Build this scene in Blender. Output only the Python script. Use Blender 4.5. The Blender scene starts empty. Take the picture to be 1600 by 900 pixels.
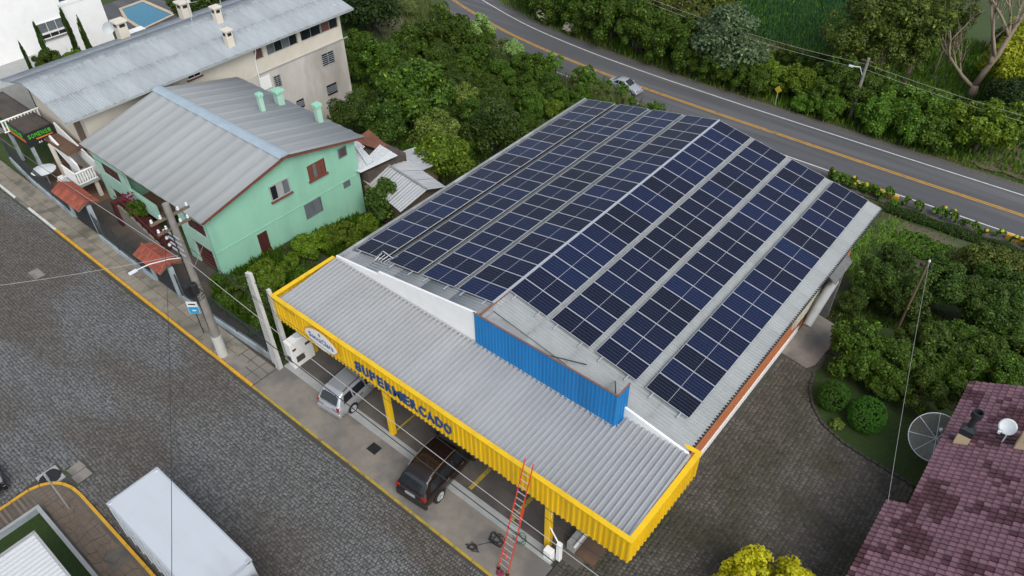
import bpy, math, random
import numpy as np
from mathutils import Vector, Matrix, Euler
random.seed(7); RNG = np.random.default_rng(7)
R_ = math.radians
scene = bpy.context.scene
COL = scene.collection
# ---------------------------------------------------------------- camera, sky, sun, exposure
cam = bpy.data.cameras.new('camera'); cam_o = bpy.data.objects.new('camera', cam); COL.objects.link(cam_o)
cam.sensor_width = 36; cam.lens = 36*1183.0/1600; cam.clip_end = 3000; cam.clip_start = .1
def look(yaw, pitch, roll):
    f = Vector((math.sin(yaw)*math.cos(pitch), math.cos(yaw)*math.cos(pitch), -math.sin(pitch)))
    r = f.cross(Vector((0,0,1))).normalized(); u = r.cross(f)
    c, s = math.cos(roll), math.sin(roll)
    r2 = c*r+s*u; u2 = -s*r+c*u
    return Matrix((r2, u2, -f)).transposed()
CAM = Vector((16.148, -18.801, 28.477))
cam_o.matrix_world = Matrix.Translation(CAM) @ look(R_(-40.3098), R_(41.4575), R_(-0.9324)).to_4x4()
scene.camera = cam_o
SUN_EL, SUN_AZ = 48, 116         # azimuth from +Y towards +X, degrees
w = bpy.data.worlds.new('World'); scene.world = w; w.use_nodes = True
nt = w.node_tree; nt.nodes.clear()
sky = nt.nodes.new('ShaderNodeTexSky'); sky.sky_type = 'NISHITA'; sky.sun_disc = False
sky.sun_elevation = R_(SUN_EL); sky.sun_rotation = R_(SUN_AZ); sky.air_density = 1.0; sky.dust_density = 2.0; sky.ozone_density = 1.0
bg = nt.nodes.new('ShaderNodeBackground'); bg.inputs['Strength'].default_value = .15
hz_ = nt.nodes.new('ShaderNodeHueSaturation'); hz_.inputs['Saturation'].default_value = .5   # thin overcast
nt.links.new(sky.outputs[0], hz_.inputs['Color']); wo = nt.nodes.new('ShaderNodeOutputWorld'); nt.links.new(hz_.outputs[0], bg.inputs[0]); nt.links.new(bg.outputs[0], wo.inputs[0])
sl = bpy.data.lights.new('sun', 'SUN'); sl.energy = 1.25; sl.angle = R_(38); sl.color = (1.0, .96, .9)
so = bpy.data.objects.new('sun', sl); COL.objects.link(so)
sd = Vector((math.sin(R_(SUN_AZ))*math.cos(R_(SUN_EL)), math.cos(R_(SUN_AZ))*math.cos(R_(SUN_EL)), math.sin(R_(SUN_EL))))
so.rotation_euler = (-sd).to_track_quat('-Z', 'Y').to_euler(); so.location = (0, 0, 60)
scene.view_settings.view_transform = 'Standard'; scene.view_settings.look = 'None'
scene.view_settings.exposure = 0.56; scene.view_settings.gamma = 1.0
scene.view_settings.use_curve_mapping = False
scene.render.engine = 'CYCLES'
# ---------------------------------------------------------------- materials
MAT = {}
def lin(r, g, b):
    f = lambda c: (c/255/12.92) if c/255 <= .04045 else ((c/255+.055)/1.055)**2.4
    return (f(r), f(g), f(b))
def pm(name, c1, c2=None, scale=4.0, rough=.8, metal=0.0, bump=0.0, bscale=30.0, spec=.4, rnd=0.0, island=0.0, c3=None, s3=.35, t3=(.5,.65), coat=0.0, stretch=None, edge=None):
    """procedural surface: c1..c2 by fine noise, c3 in large patches, rnd / island = brightness spread per object / per loose piece"""
    m = bpy.data.materials.new(name); m.use_nodes = True; n = m.node_tree.nodes; l = m.node_tree.links
    b = n['Principled BSDF']; b.inputs['Roughness'].default_value = rough; b.inputs['Metallic'].default_value = metal
    b.inputs['Specular IOR Level'].default_value = spec; b.inputs['Coat Weight'].default_value = coat
    tc = n.new('ShaderNodeTexCoord'); src = tc.outputs['Object']
    if stretch:
        mp = n.new('ShaderNodeMapping'); mp.inputs['Scale'].default_value = stretch; l.new(src, mp.inputs[0]); src = mp.outputs[0]
    c2 = c2 or tuple(x*.8 for x in c1)
    tx = n.new('ShaderNodeTexNoise'); tx.inputs['Scale'].default_value = scale; tx.inputs['Detail'].default_value = 6; tx.inputs['Roughness'].default_value = .65
    l.new(src, tx.inputs['Vector'])
    cr = n.new('ShaderNodeValToRGB'); cr.color_ramp.elements[0].position = .32; cr.color_ramp.elements[1].position = .68
    cr.color_ramp.elements[0].color = (*c1, 1); cr.color_ramp.elements[1].color = (*c2, 1); l.new(tx.outputs['Fac'], cr.inputs[0])
    out = cr.outputs[0]
    if c3:
        t2 = n.new('ShaderNodeTexNoise'); t2.inputs['Scale'].default_value = s3; t2.inputs['Detail'].default_value = 5; l.new(src, t2.inputs['Vector'])
        mr = n.new('ShaderNodeMapRange'); mr.inputs[1].default_value = t3[0]; mr.inputs[2].default_value = t3[1]; l.new(t2.outputs['Fac'], mr.inputs[0])
        mx = n.new('ShaderNodeMix'); mx.data_type = 'RGBA'; l.new(mr.outputs[0], mx.inputs[0]); l.new(out, mx.inputs[6]); mx.inputs[7].default_value = (*c3, 1); out = mx.outputs[2]
    if edge:      # weather stain at the upper end and lap of each roof sheet (local x runs down the slope)
        sx = n.new('ShaderNodeSeparateXYZ'); l.new(tc.outputs['Object'], sx.inputs[0]); ta = n.new('ShaderNodeMapRange'); ta.inputs[1].default_value = edge[1]; ta.inputs[2].default_value = 0; l.new(sx.outputs['X'], ta.inputs[0])
        tb = n.new('ShaderNodeMapRange'); tb.inputs[1].default_value = edge[0]-.05; tb.inputs[2].default_value = edge[0]+.1; l.new(sx.outputs['X'], tb.inputs[0])
        mp2 = n.new('ShaderNodeMapping'); mp2.inputs['Scale'].default_value = (.25,1,1); oi2 = n.new('ShaderNodeObjectInfo'); va = n.new('ShaderNodeVectorMath'); l.new(tc.outputs['Object'], va.inputs[0]); l.new(oi2.outputs['Location'], va.inputs[1]); l.new(va.outputs[0], mp2.inputs[0])
        t5 = n.new('ShaderNodeTexNoise'); t5.inputs['Scale'].default_value = 5; t5.inputs['Detail'].default_value = 5; l.new(mp2.outputs[0], t5.inputs['Vector']); t6 = n.new('ShaderNodeMapRange'); t6.inputs[1].default_value = .42; t6.inputs[2].default_value = .68; l.new(t5.outputs['Fac'], t6.inputs[0])
        mm = n.new('ShaderNodeMath'); mm.operation = 'MAXIMUM'; l.new(ta.outputs[0], mm.inputs[0]); l.new(tb.outputs[0], mm.inputs[1]); mk_ = n.new('ShaderNodeMath'); mk_.operation = 'MULTIPLY'; l.new(mm.outputs[0], mk_.inputs[0]); l.new(t6.outputs[0], mk_.inputs[1])
        m2 = n.new('ShaderNodeMath'); m2.operation = 'MULTIPLY'; l.new(mk_.outputs[0], m2.inputs[0]); m2.inputs[1].default_value = edge[2]
        mx = n.new('ShaderNodeMix'); mx.data_type = 'RGBA'; l.new(m2.outputs[0], mx.inputs[0]); l.new(out, mx.inputs[6]); mx.inputs[7].default_value = (.05,.05,.05, 1); out = mx.outputs[2]
    for amt, kind in ((rnd, 'o'), (island, 'i')):
        if amt:
            if kind == 'o': r = n.new('ShaderNodeObjectInfo').outputs['Random']
            else: r = n.new('ShaderNodeNewGeometry').outputs['Random Per Island']
            mr = n.new('ShaderNodeMapRange'); mr.inputs[3].default_value = 1-amt; mr.inputs[4].default_value = 1+amt; l.new(r, mr.inputs[0])
            hs = n.new('ShaderNodeHueSaturation'); l.new(mr.outputs[0], hs.inputs['Value']); l.new(out, hs.inputs['Color']); out = hs.outputs[0]
    l.new(out, b.inputs['Base Color'])
    if bump:
        t4 = n.new('ShaderNodeTexNoise'); t4.inputs['Scale'].default_value = bscale; t4.inputs['Detail'].default_value = 4; l.new(src, t4.inputs['Vector'])
        bp = n.new('ShaderNodeBump'); bp.inputs['Strength'].default_value = bump; bp.inputs['Distance'].default_value = .02; l.new(t4.outputs['Fac'], bp.inputs['Height']); l.new(bp.outputs[0], b.inputs['Normal'])
    MAT[name] = m; return m
def leafm(name, ca, cb, rnd=.22, cc=None, trans=.26):
    m = bpy.data.materials.new(name); m.use_nodes = True; n = m.node_tree.nodes; l = m.node_tree.links
    b = n['Principled BSDF']; b.inputs['Roughness'].default_value = .55; b.inputs['Specular IOR Level'].default_value = .25
    g = n.new('ShaderNodeNewGeometry'); cr = n.new('ShaderNodeValToRGB'); e = cr.color_ramp.elements
    e[0].color = (*ca, 1); e[1].color = (*cb, 1)
    if cc: x = cr.color_ramp.elements.new(.93); x.color = (*cb, 1); e[len(e)-1].color = (*cc, 1)
    l.new(g.outputs['Random Per Island'], cr.inputs[0])
    oi = n.new('ShaderNodeObjectInfo'); mr = n.new('ShaderNodeMapRange'); mr.inputs[3].default_value = 1-rnd; mr.inputs[4].default_value = 1+rnd; l.new(oi.outputs['Random'], mr.inputs[0])
    mh = n.new('ShaderNodeMapRange'); mh.inputs[3].default_value = .494; mh.inputs[4].default_value = .512; l.new(oi.outputs['Random'], mh.inputs[0])
    hs = n.new('ShaderNodeHueSaturation'); l.new(mr.outputs[0], hs.inputs['Value']); l.new(mh.outputs[0], hs.inputs['Hue']); l.new(cr.outputs[0], hs.inputs['Color'])
    l.new(hs.outputs[0], b.inputs['Base Color'])
    t = n.new('ShaderNodeBsdfTranslucent'); l.new(hs.outputs[0], t.inputs[0]); ms = n.new('ShaderNodeMixShader'); ms.inputs[0].default_value = trans
    l.new(b.outputs[0], ms.inputs[1]); l.new(t.outputs[0], ms.inputs[2]); l.new(ms.outputs[0], n['Material Output'].inputs[0])
    MAT[name] = m; return m
# ---------------------------------------------------------------- mesh helpers
ORG = {}
class MB:
    def __init__(s): s.v = []; s.f = []; s.mi = []; s.cur = 0
    def add(s, vs, fs):
        o = len(s.v); s.v += [tuple(v) for v in vs]; s.f += [tuple(i+o for i in f) for f in fs]; s.mi += [s.cur]*len(fs); return s
    def box(s, a, b, rot=None, piv=None):
        (x0,y0,z0),(x1,y1,z1) = a, b
        vs = [Vector(p) for p in ((x0,y0,z0),(x1,y0,z0),(x1,y1,z0),(x0,y1,z0),(x0,y0,z1),(x1,y0,z1),(x1,y1,z1),(x0,y1,z1))]
        if rot is not None:
            p = Vector(piv) if piv else sum(vs, Vector())/8
            vs = [rot @ (v-p)+p for v in vs]
        return s.add(vs, [(3,2,1,0),(4,5,6,7),(0,1,5,4),(1,2,6,5),(2,3,7,6),(3,0,4,7)])
    def bevbox(s, a, b, r):
        (x0,y0,z0),(x1,y1,z1) = a, b
        ring = lambda z, d: [(x0+d,y0+r,z),(x0+r,y0+d,z),(x1-r,y0+d,z),(x1-d,y0+r,z),(x1-d,y1-r,z),(x1-r,y1-d,z),(x0+r,y1-d,z),(x0+d,y1-r,z)]
        return s.loft([ring(z0, 0), ring(z1-r, 0), ring(z1, r*.7)], True)
    def quad(s, *p): return s.add(p, [tuple(range(len(p)))])
    def prism(s, poly, z0, z1):
        n = len(poly); vs = [(x,y,z0) for x,y in poly]+[(x,y,z1) for x,y in poly]
        return s.add(vs, [tuple(range(n-1,-1,-1)), tuple(range(n,2*n))]+[(i,(i+1)%n,(i+1)%n+n,i+n) for i in range(n)])
    def solid(s, poly, d):
        """polygon of 3d points pushed along vector d"""
        n = len(poly); d = Vector(d); vs = [Vector(p) for p in poly]; vs = vs+[v+d for v in vs]
        return s.add(vs, [tuple(range(n-1,-1,-1)), tuple(range(n,2*n))]+[(i,(i+1)%n,(i+1)%n+n,i+n) for i in range(n)])
    def tube(s, pts, r, n=8, cap=True):
        pts = [Vector(p) for p in pts]; rs = r if isinstance(r, (list,tuple)) else [r]*len(pts)
        rings = []
        for i, p in enumerate(pts):
            t = (pts[min(i+1,len(pts)-1)]-pts[max(i-1,0)]).normalized()
            a = t.cross(Vector((0,0,1)) if abs(t.z) < .9 else Vector((1,0,0))).normalized(); b = t.cross(a)
            rings.append([p+a*rs[i]*math.cos(2*math.pi*k/n)+b*rs[i]*math.sin(2*math.pi*k/n) for k in range(n)])
        return s.loft(rings, cap)
    def loft(s, rings, cap=True):
        n = len(rings[0]); vs = [v for r in rings for v in r]; fs = []
        for i in range(len(rings)-1):
            for k in range(n): fs.append((i*n+k, i*n+(k+1)%n, (i+1)*n+(k+1)%n, (i+1)*n+k))
        if cap: fs += [tuple(range(n-1,-1,-1)), tuple(range((len(rings)-1)*n, len(rings)*n))]
        return s.add(vs, fs)
    def lathe(s, prof, c=(0,0,0), n=16, axis='z', cap=True):
        rings = []
        for r, h in prof:
            ring = []
            for k in range(n):
                a = 2*math.pi*k/n; x, y = r*math.cos(a), r*math.sin(a)
                p = (x,y,h) if axis == 'z' else ((h,x,y) if axis == 'x' else (y,h,x))
                ring.append((c[0]+p[0], c[1]+p[1], c[2]+p[2]))
            rings.append(ring)
        return s.loft(rings, cap)
    def mesh(s, name, mats, off=(0,0,0), smooth=False):
        me = bpy.data.meshes.new(name); ox, oy, oz = off
        me.from_pydata([(x-ox,y-oy,z-oz) for x,y,z in s.v], [], s.f)
        mats = mats if isinstance(mats, (list,tuple)) else [mats]
        for m in mats: me.materials.append(MAT[m] if isinstance(m, str) else m)
        if len(mats) > 1: me.polygons.foreach_set('material_index', s.mi)
        if smooth: me.polygons.foreach_set('use_smooth', [True]*len(s.f))
        me.update(); return me
    def build(s, name, mats, parent=None, smooth=False):
        off = ORG.get(parent.name, (0,0,0)) if parent else (0,0,0)
        me = s.mesh(name, mats, off, smooth); o = bpy.data.objects.new(name, me); COL.objects.link(o)
        if smooth == 'auto':
            me.polygons.foreach_set('use_smooth', [True]*len(s.f)); me.set_sharp_from_angle(angle=R_(35))
        if parent: o.parent = parent; ORG[o.name] = off
        return o
def tag(o, label, cat=None, group=None, kind=None):
    if label: o['label'] = label
    if cat: o['category'] = cat
    if group: o['group'] = group
    if kind: o['kind'] = kind
    return o
def thing(name, loc, label, cat, group=None):
    o = bpy.data.objects.new(name, None); COL.objects.link(o); o.location = loc; o.empty_display_size = .3
    ORG[o.name] = tuple(loc); return tag(o, label, cat, group)
def struct(mb, name, m, smooth=False): return tag(mb.build(name, m, None, smooth), None, kind='structure')
def inst(name, me, parent, loc=(0,0,0), rot=(0,0,0), sc=(1,1,1)):
    o = bpy.data.objects.new(name, me); COL.objects.link(o); o.parent = parent; o.location = loc; o.rotation_euler = rot; o.scale = sc; return o
def ctree(o, parent=None):
    c = o.copy(); COL.objects.link(c); c.parent = parent
    for ch in list(o.children): ctree(ch, c)
    return c
def npmesh(name, V, F, mats):
    me = bpy.data.meshes.new(name); V = np.asarray(V, np.float32); F = np.asarray(F, np.int32); k = F.shape[1]
    me.vertices.add(len(V)); me.vertices.foreach_set('co', V.ravel()); me.loops.add(F.size); me.loops.foreach_set('vertex_index', F.ravel())
    me.polygons.add(len(F)); me.polygons.foreach_set('loop_start', np.arange(0, F.size, k, dtype=np.int32)); me.polygons.foreach_set('loop_total', np.full(len(F), k, np.int32))
    for m in (mats if isinstance(mats, (list,tuple)) else [mats]): me.materials.append(MAT[m])
    me.update(calc_edges=True); return me
def sstep(a, b, x):
    t = np.clip((x-a)/(b-a), 0, 1); return t*t*(3-2*t)
def terr(x, y):
    x = np.asarray(x, float); y = np.asarray(y, float)
    y0 = -2+20*(1-sstep(-50, -42, x)); zl = -.15*np.maximum(0, y-y0); zr = -.2174*np.maximum(0, y-12); k = sstep(-14, 8, x)
    return np.maximum(zl*(1-k)+zr*k, -5.0)
def TZ(x, y): return float(terr(x, y))

# ---------------------------------------------------------------- palette (base colours)
pm('soil', (.045,.035,.022), (.03,.04,.015), 1.2, .95, bump=.6, bscale=12, c3=(.03,.055,.015), s3=.25)
pm('grass_ground', (.03,.06,.012), (.05,.075,.02), 2.5, .95, bump=.8, bscale=25, c3=(.06,.05,.025), s3=.15)
pm('dry_soil', (.13,.1,.07), (.085,.07,.045), 1.5, .95, bump=.5, bscale=15, c3=(.06,.075,.03), s3=.4)
pm('meadow_green', (.16,.24,.03), (.12,.2,.03), 1.5, .95)
pm('lawn', (.02,.04,.007), (.032,.058,.01), 9, .95, bump=.8, bscale=60)
pm('stone_joint', (.045,.044,.04), (.065,.062,.05), 6, .95)
pm('cobble', (.132,.137,.139), (.108,.11,.11), .5, .7, bump=.3, bscale=60, island=.3, c3=(.092,.081,.07), s3=.24, t3=(.44,.58), stretch=(.4,1,1))
pm('cobble_moss', (.1,.092,.078), (.07,.064,.053), .7, .85, bump=.3, bscale=60, island=.3, c3=(.045,.045,.024), s3=.3, t3=(.45,.62))
pm('asphalt', (.088,.09,.094), (.072,.074,.078), 1.0, .85, bump=.25, bscale=90, c3=(.115,.115,.118), s3=.8, t3=(.48,.7), stretch=(.06,1,1))
pm('shoulder', (.11,.1,.09), (.075,.068,.06), 3, .95, bump=.4, bscale=50)
pm('paint_white', (.62,.62,.6), (.45,.45,.43), 3, .8)
pm('paint_yellow', (.62,.33,.02), (.48,.26,.03), 2.5, .75, c3=(.2,.16,.08), s3=3.0, t3=(.62,.75))
pm('paint_yellow_dull', (.42,.3,.03), (.28,.21,.04), 2, .8, c3=(.15,.13,.09), s3=2.0, t3=(.55,.7))
pm('paint_road_yellow', (.5,.27,.03), (.36,.2,.04), 2, .8, c3=(.12,.1,.07), s3=2.5, t3=(.58,.75))
pm('concrete', (.235,.212,.18), (.175,.16,.138), 1.6, .9, bump=.3, bscale=40, c3=(.135,.128,.12), s3=.55, t3=(.47,.62))
pm('crop_ground', (.05,.13,.035), (.035,.1,.03), 3, .95)
pm('concrete_dark', (.12,.106,.09), (.09,.08,.068), 1.5, .85, bump=.2, bscale=40, c3=(.065,.06,.055), s3=.45)  # tone lowered to put deeper shade into the floor under the canopy
pm('concrete_light', (.34,.35,.34), (.28,.29,.285), 2, .85, bump=.2, bscale=40)
pm('slab', (.24,.215,.17), (.19,.17,.135), 2.5, .9, bump=.3, bscale=40, rnd=.16, c3=(.13,.12,.095), s3=1.2)
pm('flag', (.15,.115,.085), (.115,.088,.065), 2.5, .9, bump=.3, bscale=30, island=.25)
pm('pole_concrete', (.24,.225,.2), (.17,.16,.14), 3, .9, bump=.3, bscale=40)
pm('white_wall', (.8,.81,.8), (.74,.74,.72), 1.2, .8, bump=.1, bscale=60)
pm('cream_wall', (.62,.57,.48), (.55,.5,.42), .9, .85, bump=.1, bscale=50)
pm('stained_wall', (.52,.49,.45), (.44,.41,.37), .8, .88, bump=.15, bscale=40, c3=(.3,.275,.24), s3=.35, t3=(.5,.68), stretch=(1,1,.45))
pm('green_wall', (.27,.53,.39), (.24,.49,.355), 1.0, .82, bump=.15, bscale=50, c3=(.2,.4,.29), s3=.55, t3=(.52,.78), stretch=(1,1,.35))
pm('green_light', (.37,.56,.45), (.31,.5,.4), 1.5, .8)
pm('orange_wall', (.5,.17,.065), (.43,.145,.055), 2.0, .85, bump=.3, bscale=60, c3=(.36,.15,.08), s3=.5)
pm('maroon', (.075,.018,.016), (.055,.014,.013), 4, .6)
pm('brown_frame', (.17,.055,.035), (.13,.045,.03), 4, .6)
pm('fibre_cement', (.29,.31,.312), (.24,.258,.26), 1.3, .88, bump=.2, bscale=40, rnd=.07, edge=(2.0,.35,.35), c3=(.2,.205,.19), s3=.55, t3=(.5,.72))
pm('fibre_cement_blue', (.31,.34,.36), (.26,.288,.305), 2.2, .85, bump=.15, bscale=40, rnd=.07, edge=(2.33,.9,.45), c3=(.22,.24,.255), s3=.7, t3=(.5,.72), stretch=(.35,1,1))
pm('fibre_green_house', (.32,.335,.335), (.27,.283,.283), .8, .85, rnd=.06, bump=.1, bscale=30, c3=(.22,.23,.228), s3=.6, stretch=(.25,1,1))
pm('mould', (.1,.1,.1), (.16,.165,.165), 3, .9)
pm('ridge_blue', (.33,.4,.45), (.27,.34,.385), 2, .7)
pm('tin', (.5,.51,.51), (.42,.43,.43), 1.5, .5, metal=.35, c3=(.36,.32,.28), s3=.6, t3=(.55,.7), stretch=(1,.4,1))
pm('white_tin', (.5,.52,.53), (.47,.49,.5), .5, .6, rnd=.05)
pm('rust_tin', (.19,.07,.04), (.12,.05,.035), 2.5, .85, rnd=.12)
pm('canopy_metal', (.43,.443,.452), (.39,.403,.412), .8, .45, metal=.2, rnd=.06, c3=(.36,.37,.378), s3=.25, t3=(.5,.8), stretch=(1,.6,1))
pm('alu', (.62,.64,.67), (.56,.58,.6), 6, .38, metal=.6)
pm('panel_frame', (.5,.515,.535), (.46,.475,.49), 6, .45, metal=.35)
pm('flash_grey', (.3,.31,.32), (.22,.23,.235), 1.2, .65, metal=.2, c3=(.4,.41,.41), s3=.8)
pm('yellow_paint', (.76,.48,.008), (.7,.43,.01), 2.5, .55, bump=.05, bscale=30, rnd=.05, c3=(.54,.33,.02), s3=1.6, t3=(.52,.8), stretch=(1,1,.18))
pm('blue_paint', (.009,.185,.47), (.01,.165,.42), 2.0, .55, rnd=.06, c3=(.015,.13,.33), s3=1.4, t3=(.5,.8), stretch=(1,1,.2))
pm('letter_blue', (.012,.06,.2), (.012,.055,.18), 4, .5)
pm('sign_white', (.78,.78,.76), (.74,.74,.72), 4, .5)
pm('sign_gold', (.6,.32,.08), (.52,.28,.07), 4, .5)
pm('rust_edge', (.22,.1,.06), (.15,.085,.06), 5, .8)
pm('black', (.012,.012,.013), (.018,.018,.02), 5, .6)
pm('rubber', (.014,.014,.014), (.02,.02,.02), 8, .85)
pm('dark_steel', (.05,.055,.06), (.035,.038,.042), 8, .5, metal=.5)
pm('glass_dark', (.012,.014,.017), (.02,.024,.028), 1.5, .08, spec=.6)
pm('glass_grey', (.1,.115,.125), (.15,.165,.175), 2.5, .12, spec=.6)
pm('curtain_red', (.16,.04,.035), (.09,.06,.05), 3, .7)
pm('interior', (.05,.04,.035), (.09,.07,.055), 2, .8)
pm('car_silver', (.5,.52,.54), (.48,.5,.52), 1, .28, metal=.55, coat=.6)
pm('car_brown', (.014,.0075,.006), (.012,.0065,.005), 1, .25, coat=.5)
pm('car_black', (.01,.01,.012), (.012,.012,.014), 1, .2, coat=.8)
pm('car_white', (.68,.7,.71), (.66,.68,.69), 1, .3, coat=.5)
pm('trim', (.02,.02,.021), (.026,.026,.027), 8, .6)
pm('chrome', (.6,.6,.6), (.55,.55,.55), 3, .2, metal=.9)
pm('red_lamp', (.3,.012,.012), (.24,.01,.01), 4, .2, spec=.6)
pm('amber', (.5,.15,.02), (.45,.13,.02), 4, .25)
pm('truck_white', (.47,.51,.54), (.44,.475,.5), .8, .5, c3=(.36,.39,.41), s3=.4, stretch=(.3,1,1))
pm('truck_cab', (.36,.43,.49), (.34,.41,.47), 1, .3, coat=.5)
pm('ladder_red', (.62,.055,.03), (.55,.05,.028), 4, .5)
pm('clay_tile', (.28,.075,.045), (.2,.055,.035), 3, .85, rnd=.25, bump=.2, bscale=30)
pm('wine_tile', (.19,.1,.122), (.15,.078,.096), 2.2, .75, rnd=.22, island=.2, bump=.2, bscale=30)
pm('wine_tile_dark', (.085,.034,.042), (.062,.025,.032), 2.2, .75, rnd=.25, island=.2, bump=.2, bscale=30)
pm('cream_stucco', (.55,.44,.29), (.5,.4,.26), 4, .85)
pm('dish', (.6,.64,.66), (.56,.6,.62), 3, .5)
pm('mesh_wire', (.3,.31,.29), (.25,.26,.24), 5, .6, metal=.3)
pm('fence_wire', (.03,.036,.04), (.045,.05,.055), 5, .6)
pm('fence_wall', (.36,.42,.45), (.28,.33,.355), 1.5, .85, c3=(.2,.22,.22), s3=1.0)
pm('wood', (.16,.115,.075), (.12,.085,.055), 3, .85, stretch=(1,1,.2))
pm('bark', (.09,.07,.05), (.06,.047,.035), 5, .95, bump=.5, bscale=20)
pm('bark_pale', (.27,.215,.16), (.18,.14,.1), 3, .9, bump=.4, bscale=15, stretch=(1,1,.3))
pm('terrace', (.085,.07,.056), (.065,.054,.044), 2, .9, c3=(.05,.045,.04), s3=.8)
pm('brick_floor', (.16,.09,.055), (.12,.07,.045), 3, .9, c3=(.09,.06,.045), s3=.8)
pm('pool_water', (.004,.14,.23), (.005,.16,.25), 2, .05, bump=.15, bscale=3)
pm('pool_stone', (.52,.43,.3), (.44,.36,.25), 3, .85)
pm('wire', (.02,.02,.021), (.028,.028,.03), 5, .6)
pm('wire_pale', (.42,.39,.385), (.36,.34,.335), 5, .6)
pm('post_white', (.52,.52,.49), (.43,.43,.4), 2, .85, bump=.2, bscale=30)
pm('grid_white', (.5,.47,.36), (.4,.38,.3), 5, .8)
pm('sky_blue_sign', (.02,.33,.6), (.02,.31,.57), 3, .5)
pm('sign_green', (.06,.42,.03), (.05,.38,.03), 4, .5); pm('sign_orange', (.65,.19,.02), (.6,.17,.02), 4, .5)
pm('petal_yellow', (.48,.36,.02), (.4,.28,.02), 4, .7); pm('petal_white', (.6,.58,.45), (.5,.48,.36), 4, .8); pm('petal_pink', (.2,.015,.045), (.15,.012,.035), 4, .7)
leafm('leaf_orch', (0.0251,0.0537,0.00353), (0.0792,0.141,0.00958), cc=(0.22,0.331,0.024))
leafm('leaf_orch2', (0.0239,0.0497,0.0059), (0.0684,0.12,0.0143), cc=(0.172,0.247,0.0327))
leafm('leaf_dark', (0.0106,0.0243,0.00353), (0.0324,0.06,0.008))
leafm('leaf_bush', (0.0531,0.0998,0.00469), (0.153,0.229,0.0143), cc=(0.344,0.442,0.0327))
leafm('leaf_bush2', (0.0398,0.0942,0.00707), (0.117,0.217,0.0199), cc=(0.296,0.451,0.0327))
leafm('leaf_wood', (0.0259,0.0595,0.00469), (0.0874,0.151,0.0128), cc=(0.265,0.344,0.0327))
leafm('leaf_pale', (0.0756,0.12,0.0176), (0.19,0.26,0.0438), cc=(0.434,0.509,0.0984))
leafm('leaf_pale2', (0.206,0.338,0.0907), (0.309,0.464,0.137))
leafm('leaf_silver', (0.057,0.0942,0.0397), (0.139,0.21,0.0949), cc=(0.307,0.409,0.197))
leafm('leaf_olive', (0.0451,0.0632,0.00825), (0.114,0.14,0.0199), cc=(0.231,0.227,0.0382))
leafm('leaf_euc', (0.035,0.0609,0.0088), (0.111,0.149,0.0199), cc=(0.283,0.293,0.0382))
leafm('leaf_lime', (0.192,0.25,0.0114), (0.364,0.392,0.019), cc=(0.556,0.5,0.0284))
leafm('leaf_topiary', (.035,.11,.008), (.06,.17,.014))
leafm('leaf_gold', (.42,.4,.012), (.62,.56,.02), cc=(.2,.26,.02))
leafm('leaf_dry', (.1,.15,.04), (.17,.2,.06), cc=(.22,.17,.08))
leafm('leaf_weed', (0.0577,0.121,0.00856), (0.183,0.283,0.0231), cc=(0.429,0.476,0.0474))
leafm('leaf_hedge', (0.0159,0.0387,0.00353), (0.045,0.0899,0.008))
leafm('leaf_crop', (0.04,0.119,0.0455), (0.07,0.178,0.065), trans=.4)
def solar():
    m = bpy.data.materials.new('solar_glass'); m.use_nodes = True; n = m.node_tree.nodes; l = m.node_tree.links; b = n['Principled BSDF']
    tc = n.new('ShaderNodeTexCoord'); sx = n.new('ShaderNodeSeparateXYZ'); l.new(tc.outputs['Object'], sx.inputs[0])
    def line(out, pitch, off, wid):
        a = n.new('ShaderNodeMath'); a.operation = 'SUBTRACT'; l.new(out, a.inputs[0]); a.inputs[1].default_value = off
        p = n.new('ShaderNodeMath'); p.operation = 'PINGPONG'; l.new(a.outputs[0], p.inputs[0]); p.inputs[1].default_value = pitch/2
        c = n.new('ShaderNodeMath'); c.operation = 'LESS_THAN'; l.new(p.outputs[0], c.inputs[0]); c.inputs[1].default_value = wid/2; return c.outputs[0]
    y1 = line(sx.outputs['Y'], .1645, .0265, .008); x1 = line(sx.outputs['X'], .0835, .0315, .006); y2 = line(sx.outputs['Y'], .0329, .01, .003)
    oi = n.new('ShaderNodeObjectInfo'); cr = n.new('ShaderNodeValToRGB'); e = cr.color_ramp.elements
    e[0].color = (.0052,.0075,.019, 1); e[1].color = (.007,.015,.052, 1); x = e.new(.6); x.color = (.006,.0105,.033, 1); l.new(oi.outputs['Random'], cr.inputs[0])
    def mix(f, a, col, k):
        mm = n.new('ShaderNodeMath'); mm.operation = 'MULTIPLY'; l.new(f, mm.inputs[0]); mm.inputs[1].default_value = k
        mx = n.new('ShaderNodeMix'); mx.data_type = 'RGBA'; l.new(mm.outputs[0], mx.inputs[0]); l.new(a, mx.inputs[6]); mx.inputs[7].default_value = (*col, 1); return mx.outputs[2]
    o = mix(y2, cr.outputs[0], (.1,.11,.13), .2); o = mix(x1, o, (.12,.13,.16), .35); o = mix(y1, o, (.2,.215,.25), .6)
    l.new(o, b.inputs['Base Color']); b.inputs['Roughness'].default_value = .2; b.inputs['Specular IOR Level'].default_value = .3; b.inputs['IOR'].default_value = 1.2
    MAT['solar_glass'] = m
solar()

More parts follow.
